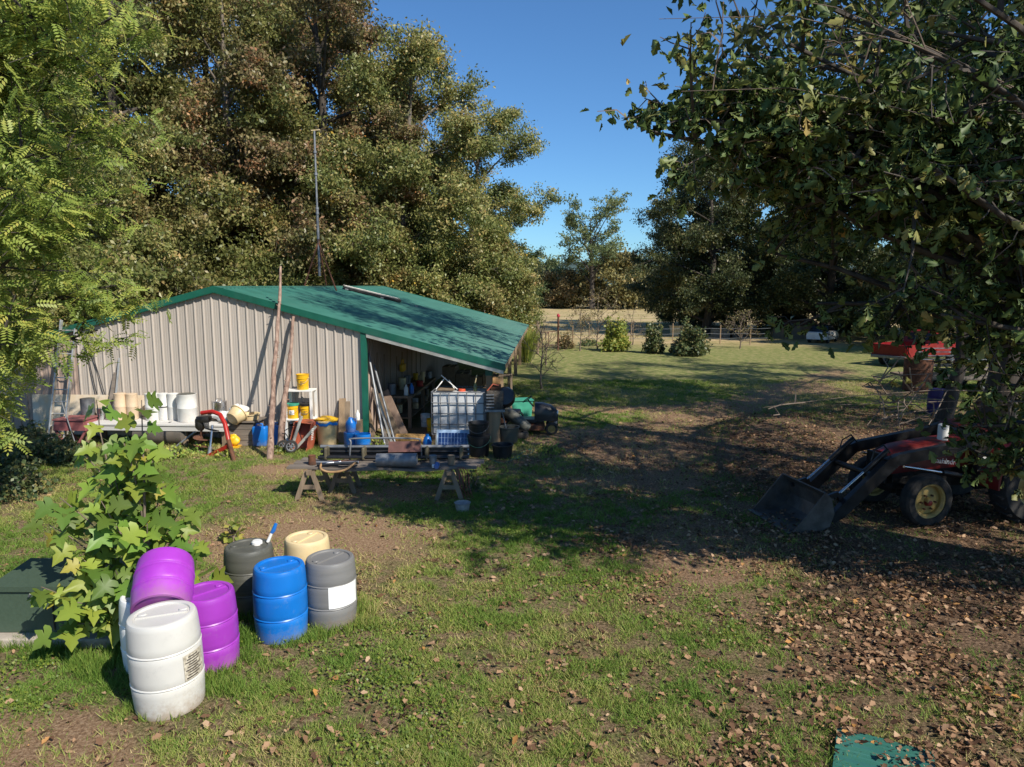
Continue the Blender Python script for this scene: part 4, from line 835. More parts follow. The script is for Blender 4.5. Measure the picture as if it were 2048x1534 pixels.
MB().box((-.35, 0, .34), (.75, .5, .1), ch=.02).build('chassis', M_blackm, mw); MB().prism([(-.1, .14), (.25, .14), (.2, .26), (-.4, .26), (-.5, .14)], 'y', -.5, .5).build('mower_deck', M_rust, mw)
MB().box((.55, 0, .3), (.1, .42, .08), ch=.02).build('bumper', M_galv, mw)
for s in (-1, 1): MB().lathe([(.27, -.12), (.30, -.12), (.30, .12), (.27, .12), (.27, -.12)], 16, Matrix.Translation((-.62, s*.38, .25)) @ Matrix.Rotation(math.pi/2, 4, 'X'), .0, math.pi).build('fender', M_blackm, mw, 40)
MB().box((-.62, 0, .56), (.42, .42, .1), ch=.04).build('seat', M_black, mw, 50); MB().box((-.82, 0, .76), (.1, .42, .38), (0, -.2, 0), ch=.04).build('seat_back', M_black, mw, 50)
MB().tube([(-.05, 0, .7), (-.22, 0, .9)], .022, 8).build('steering_column', M_black, mw); MB().lathe([(.15, 0), (.165, .012), (.15, .024), (.138, .012), (.15, 0)], 24, Matrix.Translation((-.22, 0, .9)) @ Matrix.Rotation(-.6, 4, 'Y')).build('steering_wheel', M_black, mw, 60)
ch = [Vector(p) for p in ((-.2, -.52, .2), (-.35, -.56, .34), (-.55, -.5, .5), (-.8, -.4, .62), (-1.0, -.2, .66))]
MB().tube(smooth_path(ch, 4), [.15]*17, 12).build('grass_chute', M_dgray, mw, 50)
for s in (-1, 1): MB().lathe([(0, 0), (.2, 0), (.24, .1), (.24, .42), (.2, .5), (0, .52)], 20, Matrix.Translation((-1.12, s*.25, .28))).build('grass_bag', M_black, mw, 50)
t = thing('teal_bin', 'teal plastic bin standing behind the riding mower', 'bin', G(1042, 845)+Vector((.0, .35, 0)), (0, 0, .2)); MB().prism([(-.26, 0), (.26, 0), (.32, .62), (-.32, .62)], 'y', -.22, .22).build('body', M_teal, t); MB().box((0, 0, .635), (.68, .5, .03)).build('rim', M_teal, t)

# ------------------------------------------------------------------ tractor with loader (local x forward)
FW, FF = G(1847, 1050), G(1752, 1012); mid = Vector(((FW.x+FF.x)/2, (FW.y+FF.y)/2+.1, 0))
hd = math.radians(180+11)
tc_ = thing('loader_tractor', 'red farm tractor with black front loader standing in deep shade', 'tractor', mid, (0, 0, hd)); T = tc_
# local frame: +x forward (picture left), +y = toward camera (since heading is flipped)
for s in (-1, 1): wheel(T, (0, s*.66, .45), .45, .22, (0, s, 0), rim=M_ygrim, spokes=0, name='front_wheel', rimr=.66)
for s in (-1, 1):
    wheel(T, (-1.85, s*.78, .66), .66, .36, (0, s, 0), rim=M_ygrim, spokes=0, name='rear_wheel', rimr=.55)
    mb = MB()
    for i in range(22):
        a = 2*math.pi*i/22; c = Vector((-1.85+.655*math.cos(a), s*.78, .66+.655*math.sin(a)))
        mb.beam(c+Vector((0, -.17, 0)), c+Vector((.05*-math.sin(a), .0, .05*math.cos(a))), .03, .05, (math.cos(a), 0, math.sin(a))); mb.beam(c+Vector((0, .17, 0)), c+Vector((.05*-math.sin(a), .0, .05*math.cos(a))), .03, .05, (math.cos(a), 0, math.sin(a)))
    mb.build('tyre_lugs', M_rubber, T)
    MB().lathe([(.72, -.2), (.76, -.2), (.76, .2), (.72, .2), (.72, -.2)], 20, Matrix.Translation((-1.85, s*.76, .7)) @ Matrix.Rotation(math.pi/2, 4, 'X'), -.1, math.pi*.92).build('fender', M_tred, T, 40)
    MB().box((0, s*.3, .42), (.16, .5, .14), ch=.02).build('front_axle', M_blackm, T)
    # hub cap and bolts
    for i in range(6): 
        a = i*math.pi/3; MB().tube([(.13*math.cos(a), s*.69, .42+.13*math.sin(a)), (.13*math.cos(a), s*.735, .42+.13*math.sin(a))], .016, 6).build('wheel_bolt', M_rust, T)
    MB().lathe([(0, .07), (.05, .06), (.07, 0)], 12, Matrix.Translation((0, s*.70, .42)) @ Matrix.Rotation(-s*math.pi/2, 4, 'X')).build('hub_cap', M_tred, T, 40)
MB().box((-.45, 0, .72), (1.5, .42, .42), ch=.03).build('engine_block', pm('engine_black', (.02, .02, .02), .6, .2, .5, 12, .6, 20), T, 40)
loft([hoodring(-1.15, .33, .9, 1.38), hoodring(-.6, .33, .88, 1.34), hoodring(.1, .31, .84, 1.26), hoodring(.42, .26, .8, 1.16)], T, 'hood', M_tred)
MB().box((.45, 0, .88), (.06, .5, .5), ch=.02).build('grille', M_blackm, T)
MB().box((-1.9, 0, .75), (.9, .6, .5), ch=.04).build('transmission', M_blackm, T, 40); MB().box((-1.5, 0, .98), (.9, .9, .05)).build('footplate', M_blackm, T)
MB().box((-1.25, 0, 1.28), (.22, .6, .36), ch=.05).build('dashboard', M_blackm, T, 40)
MB().tube([(-1.3, 0, 1.4), (-1.5, 0, 1.56)], .025, 8).build('steering_column', M_blackm, T); MB().lathe([(.19, 0), (.21, .015), (.19, .03), (.175, .015), (.19, 0)], 26, Matrix.Translation((-1.5, 0, 1.56)) @ Matrix.Rotation(-.5, 4, 'Y')).build('steering_wheel', M_black, T, 60)
MB().box((-2.0, 0, 1.18), (.5, .5, .12), ch=.05).build('seat', M_black, T, 50); MB().box((-2.25, 0, 1.42), (.1, .5, .42), (0, -.15, 0), ch=.04).build('seat_back', M_black, T, 50)
MB().lathe([(0, 0), (.085, 0), (.085, .26), (.06, .28), (0, .28)], 18, Matrix.Translation((-.72, .12, 1.33))).build('air_cleaner', M_owhite, T, 40)
for s in (-1, 1): MB().tube([(-2.4, s*.55, .9), (-2.4, s*.55, 2.2)], .035, 8).build('roll_bar', M_blackm, T)
MB().tube([(-2.4, -.55, 2.2), (-2.4, .55, 2.2)], .035, 8).build('roll_bar', M_blackm, T)
# loader: posts, arms, cylinders, bucket
BX0 = 2.0
for s in (-1, 1):
    y = s*.52
    MB().prism([(-1.3, .55), (-1.05, .55), (-1.02, 1.45), (-1.22, 1.5), (-1.34, 1.4)], 'y', y-.05, y+.05).build('loader_post', M_blackm, T)
    MB().prism([(-1.22, 1.46), (-1.2, 1.28), (.55, 1.02), (.72, 1.05), (.72, 1.14), (.5, 1.22)], 'y', y-.055, y+.055).build('loader_arm', M_blackm, T)
    MB().prism([(.5, 1.2), (.72, 1.12), (1.72, .22), (1.62, .12), (1.45, .2), (.48, 1.04)], 'y', y-.054, y+.054).build('loader_knee', M_blackm, T)
    MB().tube([(-1.12, y, .72), (-.4, y, .86)], .05, 10).build('lift_cylinder', M_blackm, T, 50); MB().tube([(-.4, y, .86), (.35, y, 1.0)], .024, 10).build('cylinder_rod', M_steel, T, 50)
    MB().tube([(.62, y*.86, 1.28), (1.05, y*.86, .92)], .042, 10).build('tilt_cylinder', M_blackm, T, 50); MB().tube([(1.05, y*.86, .92), (1.5, y*.86, .56)], .022, 10).build('cylinder_rod', M_steel, T, 50)
    MB().beam((1.5, y*.86, .58), (1.78, y*.86, .5), .05, .08).build('bucket_link', M_blackm, T); MB().beam((1.5, y*.86, .58), (1.38, y*.86, .36), .05, .08).build('bucket_link', M_blackm, T)
    MB().tube([(.55, y*.8, 1.22), (.68, y*.8, 1.36), (.85, y*.8, 1.28), (.9, y*.8, 1.1)], .014, 6).build('hydraulic_hose', M_black, T)
MB().tube([(.9, -.5, .86), (.9, .5, .86)], .05, 10).build('cross_tube', M_blackm, T, 50)
bkp = [(1.72, .06), (1.66, .30), (1.74, .58), (1.86, .66)]; tn = .025; bw = .62
mb = MB(); prof = [(2.42, .015), (1.92, .015), (1.75, .09), (1.68, .3), (1.74, .54), (1.86, .66)]
for y in (-bw, bw): 
    for x, z in prof: mb.v.append((x, y, z))
n = len(prof); mb.f += [(i, i+1, n+i+1, n+i) for i in range(n-1)]
M_bucket = pm('bucket_steel', (.11, .095, .085), .5, .4, .35, 5, .3, 20, dirt=(.2, .13, .08), dirt_amt=.7)
bo2 = mb.build('bucket_shell', M_bucket, T); q = bo2.modifiers.new('s', 'SOLIDIFY'); q.thickness = .022; q.offset = 0
for s in (-1, 1): MB().prism([(2.42, .02), (1.92, .012), (1.75, .085), (1.68, .3), (1.74, .54), (1.86, .66)], 'y', s*bw-.012, s*bw+.012).build('bucket_side', M_bucket, T)
MB().box((2.43, 0, .016), (.16, 2*bw+.03, .024)).build('cutting_edge', M_bucket, T)
# decals on the near loader arm and post
yn = .52+.057
def text_mesh(body, size):
    c = bpy.data.curves.new('txt', 'FONT'); c.body = body; c.size = size; c.extrude = .001; o = bpy.data.objects.new('txt', c); COL.objects.link(o)
    me = bpy.data.meshes.new_from_object(o.evaluated_get(bpy.context.evaluated_depsgraph_get())); bpy.data.objects.remove(o); return me
M_silver = pm('silver_decal', (.45, .47, .5), .4)
dec = mko('arm_lettering', text_mesh('mahindra', .13), M_silver, T, (-.16, yn, 1.06), (math.pi/2, math.radians(8), math.pi))
MB().box((-1.18, yn-.003, 1.0), (.1, .004, .22)).build('warning_label', M_label, T)
for i in range(5): MB().box((-1.18, yn+.001, 1.07-.035*i), (.075, .003, .014)).build('print_line', M_ink, T)
# ------------------------------------------------------------------ red pickup far right
pk = thing('pickup_truck', 'red pickup truck parked on the far lawn behind the trees', 'pickup truck', G(1812, 733)+Vector((1.2, 1.2, 0)), (0, 0, math.radians(32))); K = pk
def ring2(x, w, z0, z1, r=.08): return [(x, -w, z0), (x, -w-.03, (z0+z1)/2), (x, -w+r*.3, z1-r*.2), (x, -w+r, z1), (x, w-r, z1), (x, w-r*.3, z1-r*.2), (x, w+.03, (z0+z1)/2), (x, w, z0)]
for s in (-1, 1):
    mb = MB(); out = [(-2.5, .5), (-2.0, .5), (-1.95, .7), (-1.75, .9), (-1.45, .9), (-1.25, .7), (-1.2, .5), (.0, .48), (.0, 1.12), (-2.5, 1.12)]
    mb.prism(out, 'y', s*.9-.03, s*.9+.03).build('bed_side', pm('pickup_red', (.2, .010, .012), .35, 0, .15, 3, dirt=(.12, .04, .04), dirt_amt=.5), K)
MB().box((-2.5, 0, .82), (.05, 1.74, .58), ch=.02).build('tailgate', pm('dark_red_paint', (.2, .012, .012), .35, 0, .15, 6), K)
MB().box((-1.25, 0, .62), (2.5, 1.7, .05)).build('bed_floor', M_blackm, K); MB().box((-2.6, 0, .5), (.12, 1.8, .14), ch=.02).build('rear_bumper', M_galv, K)
for s in (-1, 1): MB().box((-2.52, s*.82, .85), (.03, .12, .3)).build('tail_light', pm('lamp_red', (.4, .02, .02), .2), K); wheel(K, (-1.6, s*.8, .37), .37, .24, (0, s, 0)); wheel(K, (1.75, s*.8, .37), .37, .24, (0, s, 0))
M_pred = pm('pickup_red', (.2, .010, .012), .35, 0, .15, 3, dirt=(.12, .04, .04), dirt_amt=.5)
loft([ring2(.03, .9, .48, 1.12), ring2(1.2, .9, .48, 1.12), ring2(1.3, .9, .48, 1.1), ring2(2.5, .86, .5, 1.02)], K, 'front_body', M_pred, 40)
loft([[(.05, -.84, 1.12), (.25, -.68, 1.68), (.25, .68, 1.68), (.05, .84, 1.12)], [(.9, -.86, 1.12), (.85, -.7, 1.72), (.85, .7, 1.72), (.9, .86, 1.12)], [(1.55, -.84, 1.1), (1.0, -.66, 1.7), (1.0, .66, 1.7), (1.55, .84, 1.1)]], K, 'cab', pm('dark_red_paint', (.2,) * 3), 40)
MB().prism([(.12, 1.2), (.28, 1.6), (.9, 1.62), (1.35, 1.2)], 'y', .80, .83).build('side_window', M_glass, K); MB().prism([(.12, 1.2), (.28, 1.6), (.9, 1.62), (1.35, 1.2)], 'y', -.83, -.80).build('side_window', M_glass, K)
MB().box((.13, 0, 1.42), (.02, 1.2, .38), (0, .35, 0)).build('rear_window', M_glass, K)
# ------------------------------------------------------------------ rusty burn barrel, pipe gate, fence and far vehicles
bb = thing('burn_barrel', 'rusty steel burn barrel standing by the tree trunks', 'barrel', G(1833, 782))
MB().lathe([(0, .02), (.5, 0), (.5, .4), (.515, .42), (.5, .44), (.5, .86), (.515, .88), (.5, .9), (.5, 1.25), (.47, 1.25), (.47, .1), (0, .1)], 30).build('shell', M_rust, bb, 35)
tag(MB().beam((0, 0, 0), (-.15, .1, 1.0), .06, .04).build('scrap_stake', M_wood, None, None, G(1826, 790)), 'short wooden stake leaning near the rusty barrel', 'stake')
tr = thing('flatbed_trailer', 'flat trailer with slatted brown wooden sides behind the tree trunks', 'trailer', G(1945, 785)+Vector((0, 1, 0)), (0, 0, -.05))
for i in range(4): MB().box((0, -1, .55+.16*i), (4.2, .03, .12)).build('slat', M_woodx, tr)
for i in range(4): MB().box((0, -1, 1.25+.14*i), (4.2, .025, .035)).build('rail', M_galv, tr)
for x in (-2.0, -.7, .7, 2.0): MB().box((x, -.97, .95), (.06, .03, 1.5)).build('stake', M_rust, tr)
MB().box((0, 0, .5), (4.2, 2, .08)).build('deck', M_wood, tr)
for s in (-1, 1): wheel(tr, (.6, s*.85, .3), .3, .2, (0, s, 0)); wheel(tr, (-.6, s*.85, .3), .3, .2, (0, s, 0))
t = thing('scrap_implement', 'rusty old wheel rim propped above the tractor hood in the shade', 'wheel', G(1980, 842)+Vector((0, .3, 0)))
wheel(t, (0, 0, .34), .34, .16, (.2, -1, .1), tyre=M_rust, rim=M_rust, spokes=0, name='rim_wheel')
t = thing('purple_barrel', 'dark violet drum standing at the foot of the tree trunk', 'drum', G(1872, 828)); MB().lathe(drum_profile(.28, .8), 28).build('body', pm('violet_plastic', (.04, .02, .12), .5), t, 40)
# pole gate in the fence
gp0, gp1 = G(1077, 706), G(1116, 700)
gt = thing('pipe_gate', 'thin pipe farm gate in the wire fence before the dry field', 'gate', gp0); v = gp1-gp0; v.z = 0
for z in (.35, 1.2): MB().tube([(0, 0, z), (v.x, v.y, z)], .025, 6).build('rail', M_rust, gt)
for q in (0.02, .5, .98): MB().tube([(v.x*q, v.y*q, .33), (v.x*q, v.y*q, 1.22)], .022, 6).build('upright', M_rust, gt)
MB().tube([(0, 0, .35), (v.x*.5, v.y*.5, 1.2)], .018, 6).build('brace', M_rust, gt)
def fpost(px, py, h, m_, lab, r=.05): 
    t = thing('fence_post', lab, 'fence post', G(px, py), group='posts of the field fence'); MB().tube([(0, 0, 0), (0, 0, h)], r, 8).build('post', m_, t, 40)
    MB().lathe([(r*1.05, h-.002), (r*.8, h+.02), (0, h+.03)], 8).build('post_top', m_, t); return t
fpost(1075, 708, 1.9, M_wood, 'grey wooden gate post beside the tall grass clump', .09); fpost(1116, 701, 2.1, M_rust, 'dark gate post with red plastic tied to its top', .06)
tg = thing('red_rag', 'red plastic rag tied to the dark gate post', 'rag', G(1116, 701)+Vector((0, 0, 2.13))); blob(MB(), (0, 0, .02), (.10, .07, .12), 4, 6).build('rag', pm('red_rag', (.4, .03, .05), .6), tg, 60)
for px, py in ((1145, 690), (1178, 688), (1262, 684), (1305, 684), (1345, 684), (1440, 688), (1500, 690)): fpost(px, py, 1.3, M_post, 'thin wooden post of the wire field fence', .04)
fw = thing('fence_wire', 'sagging wire strands of the field fence', 'fence'); a, b = G(1116, 692), G(1540, 690)
for z in (.5, .8, 1.15): MB().tube([a+(b-a)*q+Vector((0, 0, z-.04*math.sin(math.pi*((q*7) % 1)))) for q in np.linspace(0, 1, 29)], .012, 4).build('wire', M_galv, fw)
def far_car(px, py, lab, mat, rot, s=1.0, name='parked_car'):
    t = thing(name, lab, 'car', G(px, py), (0, 0, rot)); t.scale = (s,)*3
    loft([ring2(-2.1, .8, .35, .95), ring2(-1.2, .86, .3, 1.0), ring2(1.0, .86, .3, .98), ring2(2.1, .78, .35, .8)], t, 'body', mat, 40)
    loft([[(-1.5, -.8, 1.0), (-1.0, -.65, 1.5), (-1.0, .65, 1.5), (-1.5, .8, 1.0)], [(.3, -.66, 1.52), (.3, -.66, 1.54), (.3, .66, 1.54), (.3, .66, 1.52)], [(1.0, -.78, .98), (.95, -.76, 1.0), (.95, .76, 1.0), (1.0, .78, .98)]], t, 'cabin', M_glass, 40)
    for a in (-1.3, 1.3):
        for b in (-1, 1): wheel(t, (a, b*.76, .32), .32, .2, (0, b, 0))
far_car(1645, 684, 'white car parked far behind the oak branches', M_owhite, .9, .8)
t = thing('cream_shed', 'low tan shed wall at the far yard behind the hanging leaves', 'shed', G(1590, 676), (0, 0, .1)); MB().box((0, 0, .5), (2.6, 2, 1.0)).build('wall', pm('tan_siding', (.2, .165, .12), .8), t); MB().prism([(-1.15, 1.0), (1.15, 1.0), (0, 1.35)], 'x', -1.45, 1.45).build('roof', M_rust, t); MB().box((.3, -1.01, .46), (.7, .03, .9)).build('door', M_wood, t)
for k, (px, m_) in enumerate(((1440, M_dgray), (1478, M_black))):
    t = thing('yard_box', ['grey stock tank at the far fence line', 'dark grey crate at the far fence line'][k], 'box', G(px, 676)); MB().box((0, 0, .35), (1.3, .8, .7), ch=.05).build('body', m_, t); MB().box((0, 0, .72), (1.4, .9, .04)).build('rim', m_, t)
t = thing('yellow_trough', 'small yellowish bin on the far lawn near the fence', 'bin', G(1353, 672)); MB().prism([(-.4, 0), (.4, 0), (.5, .8), (-.5, .8)], 'y', -.35, .35).build('body', M_cream, t); MB().box((0, 0, .82), (1.1, .8, .04)).build('rim', M_cream, t)
# ------------------------------------------------------------------ green sheet in the corner and ash patch
gs_ = thing('green_roof_sheet', 'scrap of green ribbed roof sheet half covered by dead leaves', 'metal sheet', G(1815, 1566)+Vector((0, 0, .01)), (math.radians(2), 0, math.radians(-28)))
pr = rib_profile(PW, 4, .02, .004); mb = MB(); k = len(pr)
for y in (-.55, .2): mb.v += [(y, a-PW/2, h+.03) for a, h in pr]
mb.f += [(i, i+1, k+i+1, k+i) for i in range(k-1)]; q = mb.build('sheet', M_roof, gs_); sm = q.modifiers.new('s', 'SOLIDIFY'); sm.thickness = .004
# ------------------------------------------------------------------ vegetation
rng = np.random.default_rng(7)
def unit(v): return v/np.maximum(np.linalg.norm(v, axis=-1, keepdims=True), 1e-9)
SUNB = np.array([sdir.x, sdir.y, sdir.z+.55]); SUNB = SUNB/np.linalg.norm(SUNB)
def leaves(pos, size, asp=.5, up=.5, droop=.3, shape=None, fold=.15):
    """one leaf at each point; shape = outline (a along, b across) fanned from its base, None = diamond"""
    n = len(pos); d = unit(rng.normal(size=(n, 3))+np.array([0, 0, -droop])); nn = rng.normal(size=(n, 3))*(1-up)*.8+SUNB*up*1.3; s = unit(np.cross(d, nn)); m = np.cross(s, d)
    sz = size*rng.uniform(.65, 1.25, n)[:, None]
    if shape is None:
        V = np.stack([pos, pos+d*sz*.5+s*sz*asp*.5+m*sz*fold, pos+d*sz, pos+d*sz*.5-s*sz*asp*.5+m*sz*fold*.4], 1).reshape(-1, 3)
        F = np.arange(4*n).reshape(n, 4); return V, F, 1
    K = len(shape); L = [pos+d*sz*a+s*sz*b+m*sz*(fold*abs(b)-.35*fold*a*a*2) for a, b in shape]
    V = np.stack(L, 1).reshape(-1, 3); base = (np.arange(n)*K)[:, None, None]
    tri = np.array([(0, i, i+1) for i in range(1, K-1)])[None]
    F = (base+tri).reshape(-1, 3); return V, F, K-2
OAK = [(.0, 0), (.22, .10), (.30, .27), (.40, .08), (.55, .36), (.66, .10), (.82, .24), (1.0, .0), (.82, -.24), (.66, -.10), (.55, -.36), (.40, -.08), (.30, -.27), (.22, -.10)]
def curve(p0, p1, n, sag, wob):
    t = np.linspace(0, 1, n)[:, None]; L = np.linalg.norm(p1-p0); P = p0+(p1-p0)*t; P[:, 2] += sag*L*np.sin(math.pi*t[:, 0]); w = rng.normal(size=(n, 3))*wob*L; w[0] = 0
    P += np.cumsum(w, 0)*np.linspace(0, 1, n)[:, None]*.5; return P
def along(P, t):
    i = min(int(t*(len(P)-1)), len(P)-2); f = t*(len(P)-1)-i; return P[i]*(1-f)+P[i+1]*f
def grow(h, cr, cb, tr, nlimb, nsub, ntwig, lean=(0, 0), prof=.45, limbs=None, rise=.35, twig=.8, sublen=.4, topf=.9, rmin=.02):
    """skeleton of a tree at the origin: wood tubes plus the points where leaves sit"""
    wood = MB(); pts = []
    tp = np.array([[0, 0, 0], [lean[0]*.1, lean[1]*.1, h*.12], [lean[0]*.3, lean[1]*.3, h*.35], [lean[0]*.6, lean[1]*.6, h*.6], [lean[0]*.9, lean[1]*.9, h*topf]]); tp[1:, :2] += rng.normal(size=(4, 2))*h*.012
    wood.tube(tp, [tr*1.5, tr, tr*.82, tr*.5, tr*.12], 9)
    if limbs is None:
        limbs = []
        for i in range(nlimb):
            t = cb+(.97-cb)*(i+.5)/nlimb; az = i*2.399+rng.uniform(-.4, .4); e = (t-prof)/(1.02-prof if t > prof else prof-cb+.35); R = cr*math.sqrt(max(.06, 1-e*e))*rng.uniform(.75, 1.12)
            st = along(tp, min(.98, t*.82/topf)); limbs.append((st, st+np.array([R*math.cos(az), R*math.sin(az), R*rise+(h*.12 if t > .8 else 0)]), t))
    for st, en, t in limbs:
        P = curve(np.array(st), np.array(en), 7, .06, .03); r = max(rmin, tr*.55*(1-t*.65)); wood.tube(P, list(np.linspace(r, r*.18, 7)), 6, False); L = np.linalg.norm(en-st)
        for j in range(nsub):
            q = .38+.62*(j+rng.uniform(0, .9))/nsub; q = min(q, 1.); s0 = along(P, q); d = unit(unit(en-st)*.7+rng.normal(size=3)*.75+np.array([0, 0, .15])); l2 = max(.6, L*sublen*rng.uniform(.5, 1.1)*(1.15-.5*q))
            P2 = curve(s0, s0+d*l2, 4, .0, .05); wood.tube(P2, list(np.linspace(min(.6*r, max(.012, r*.3)), .006, 4)), 4, False)
            for w in range(ntwig):
                q2 = .2+.8*(w+rng.uniform(0, 1))/ntwig; t0 = along(P2, min(q2, 1)); d2 = unit(d*.5+rng.normal(size=3)*.8); e2 = t0+d2*twig*rng.uniform(.5, 1.2)
                wood.tube([t0, (t0+e2)/2+rng.normal(size=3)*.04, e2], [.01, .008, .005], 3, False); pts.append((t0, e2))
    return wood, pts
def leafcloud(pts, per, spread, size, **kw):
    a = np.array([p[0] for p in pts]); b = np.array([p[1] for p in pts]); t = rng.uniform(.25, 1.1, (len(pts), per, 1)); pos = a[:, None]+(b-a)[:, None]*t+rng.normal(size=(len(pts), per, 3))*spread*np.array([1, 1, .5])
    cl = np.repeat(rng.uniform(0, 1, len(pts)), per); pos = pos.reshape(-1, 3); V, F, tpl = leaves(pos, size, **kw)
    rnd = np.clip(.62*cl**1.2+.40*rng.uniform(0, 1, len(pos))-.01, 0, .999); return V, F, np.repeat(rnd, tpl)
oliv = leafmat('oak_leaves_autumn', [(0, (.10, .12, .04)), (.3, (.19, .19, .065)), (.5, (.30, .265, .105)), (.68, (.39, .30, .145)), (.84, (.44, .28, .145)), (.96, (.5, .25, .09)), (1, (.7, .38, .06))], .42, .36)
olgr = leafmat('oak_leaves_turning', [(0, (.09, .11, .035)), (.35, (.19, .205, .06)), (.6, (.30, .28, .095)), (.8, (.40, .32, .135)), (.94, (.46, .28, .11)), (1, (.72, .42, .06))], .42, .38)
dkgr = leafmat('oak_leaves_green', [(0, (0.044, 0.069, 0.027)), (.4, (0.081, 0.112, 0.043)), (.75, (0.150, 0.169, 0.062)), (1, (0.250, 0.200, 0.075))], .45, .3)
lite = leafmat('walnut_leaves', [(0, (0.143, 0.209, 0.039)), (.4, (0.253, 0.341, 0.066)), (.75, (0.418, 0.462, 0.099)), (1, (0.572, 0.495, 0.110))], .5, .45)
lime = leafmat('sycamore_leaves', [(0, (0.103, 0.172, 0.030)), (.5, (0.189, 0.284, 0.043)), (.8, (0.310, 0.361, 0.052)), (1, (0.516, 0.447, 0.069))], .45, .4)
near = leafmat('near_oak_leaves', [(0, (0.052, 0.085, 0.026)), (.4, (0.117, 0.163, 0.044)), (.7, (0.221, 0.247, 0.072)), (.9, (0.351, 0.299, 0.104)), (1, (0.546, 0.312, 0.104))], .48, .38, .35)
brwn = leafmat('brown_foliage', [(0, (0.112, 0.112, 0.045)), (.5, (0.237, 0.194, 0.081)), (1, (0.375, 0.237, 0.106))], .5, .3)
fgrn = leafmat('hazed_hedgerow_leaves', [(0, (0.078, 0.111, 0.058)), (.5, (0.156, 0.195, 0.078)), (1, (0.286, 0.273, 0.117))], .5, .3)  # lightened: haze and sun on the distant trees are put into the colour
VAR = {}
def variant(key, mat, bark, per, spread, size, wood_pts, **kw):
    wood, pts = wood_pts; wm = wood.mesh(key+'_wood', 60, fix=False); wm.materials.append(bark)
    V, F, r = leafcloud(pts, per, spread, size, **kw); cm = fast(key+'_leaves', V, F, r); cm.materials.append(mat); VAR[key] = (wm, cm)
def place(key, label, cat, x, y, s=1.0, rot=0.0, group=None, name='oak_tree', sz=None):
    wm, cm = VAR[key]; t = thing(name, label, cat, (x, y, 0), (0, 0, rot), group); t.scale = (s, s, sz or s); mko('trunk', wm, None, t); mko('crown', cm, None, t); return t
variant('oakA', oliv, M_bark, 80, .30, .215, grow(23, 6.2, .2, .40, 25, 9, 6, rise=.3, twig=1.0), up=.3, droop=.5)
variant('oakB', olgr, M_barkl, 78, .30, .205, grow(20, 5.6, .16, .33, 25, 9, 6, (1, 0), rise=.25, twig=1.0), up=.3, droop=.5)
variant('oakC', dkgr, M_bark, 62, .27, .22, grow(17, 5.2, .12, .3, 22, 9, 5, rise=.3, twig=1.), up=.4, droop=.4)
variant('tall', dkgr, M_bark, 25, .26, .2, grow(19, 5.6, .42, .2, 17, 7, 5, rise=.3, twig=1.), up=.4, droop=.4)
variant('under', olgr, M_barkl, 60, .24, .19, grow(8, 3.2, .06, .12, 17, 8, 5, rise=.15, twig=.8), up=.4, droop=.5)
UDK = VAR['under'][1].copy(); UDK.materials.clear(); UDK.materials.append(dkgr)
# woods behind the barn
W1 = 'tall oak with olive-brown autumn leaves in the woods behind the barn'; G1 = 'oaks in the woods behind the barn'
for i, (k, x, y, s, r) in enumerate((('oakB', -6.8, 43.0, 1.0, .4), ('oakA', -11.0, 42.5, 1.04, 1.1), ('oakB', -15.6, 41, 1.15, 2.2), ('oakA', -20.5, 38, 1.05, 4.1), ('oakA', -26, 33, 1., 5.2),
                      ('oakB', -13, 50, 1.25, 3.3), ('oakA', -20, 49, 1.15, .2), ('oakB', -9.5, 52, 1.0, 5), ('oakA', -29, 45, 1.15, 2.9), ('oakB', -24, 27.5, .95, 1.9), ('oakA', -36, 42, 1.1, .9), ('oakB', -19.5, 29.5, .9, .1))):
    lab = {0: 'tall olive-brown oak on the open sky side of the woods, above the far barn roof', 1: 'oak with brownish leaves rising behind the roof collector panel', 2: 'broad oak crown rising right behind the antenna mast', 3: 'tall oak with dark limbs behind the barn, nearest its ridge peak', 9: 'oak crowding the barn back corner beside the feathery green tree', 11: 'oak standing over the barn side behind the ladder eave'}.get(i, W1)
    place(k, lab, 'tree', x, y, s, r, G1)
place('oakB', 'smaller rounded oak at the open end of the woods beside the far barn corner', 'tree', -2.6, 44.5, .78, 5.6)
place('oakC', 'darker green oak leaning out at the edge of the woods', 'tree', -1.2, 54, .62, 2.0)
W2 = 'bushy young tree at the foot of the woods behind the barn'
for i, (x, y, s, r) in enumerate(((-1.6, 41.2, .85, 0), (-4.6, 40.8, .95, 1), (-8.2, 40.6, 1.0, 2), (-12, 39.8, 1.05, 3), (-16.6, 33, 1.05, 4), (-17.2, 26, 1.1, 5), (-17.6, 37.5, 1.0, .5), (-.6, 46, .7, 2.5), (-19.5, 22.5, 1.0, 1.4))):
    place('under', ('bushy young tree beside the far porch corner of the barn', 'bushy young tree behind the far eave of the barn roof', 'bushy young tree showing over the far end of the barn ridge', 'bushy young tree behind the ridge near the antenna tripod', 'bushy young tree against the far side wall of the barn', 'bushy young tree filling the gap between barn side and ladder tree', 'bushy young tree at the back corner of the barn under the tall oaks', 'small round tree standing clear of the woods toward the pipe gate', 'bushy young tree behind the top of the ladder')[i], 'tree', x, y, s, r, 'young trees at the foot of the woods', 'young_tree')
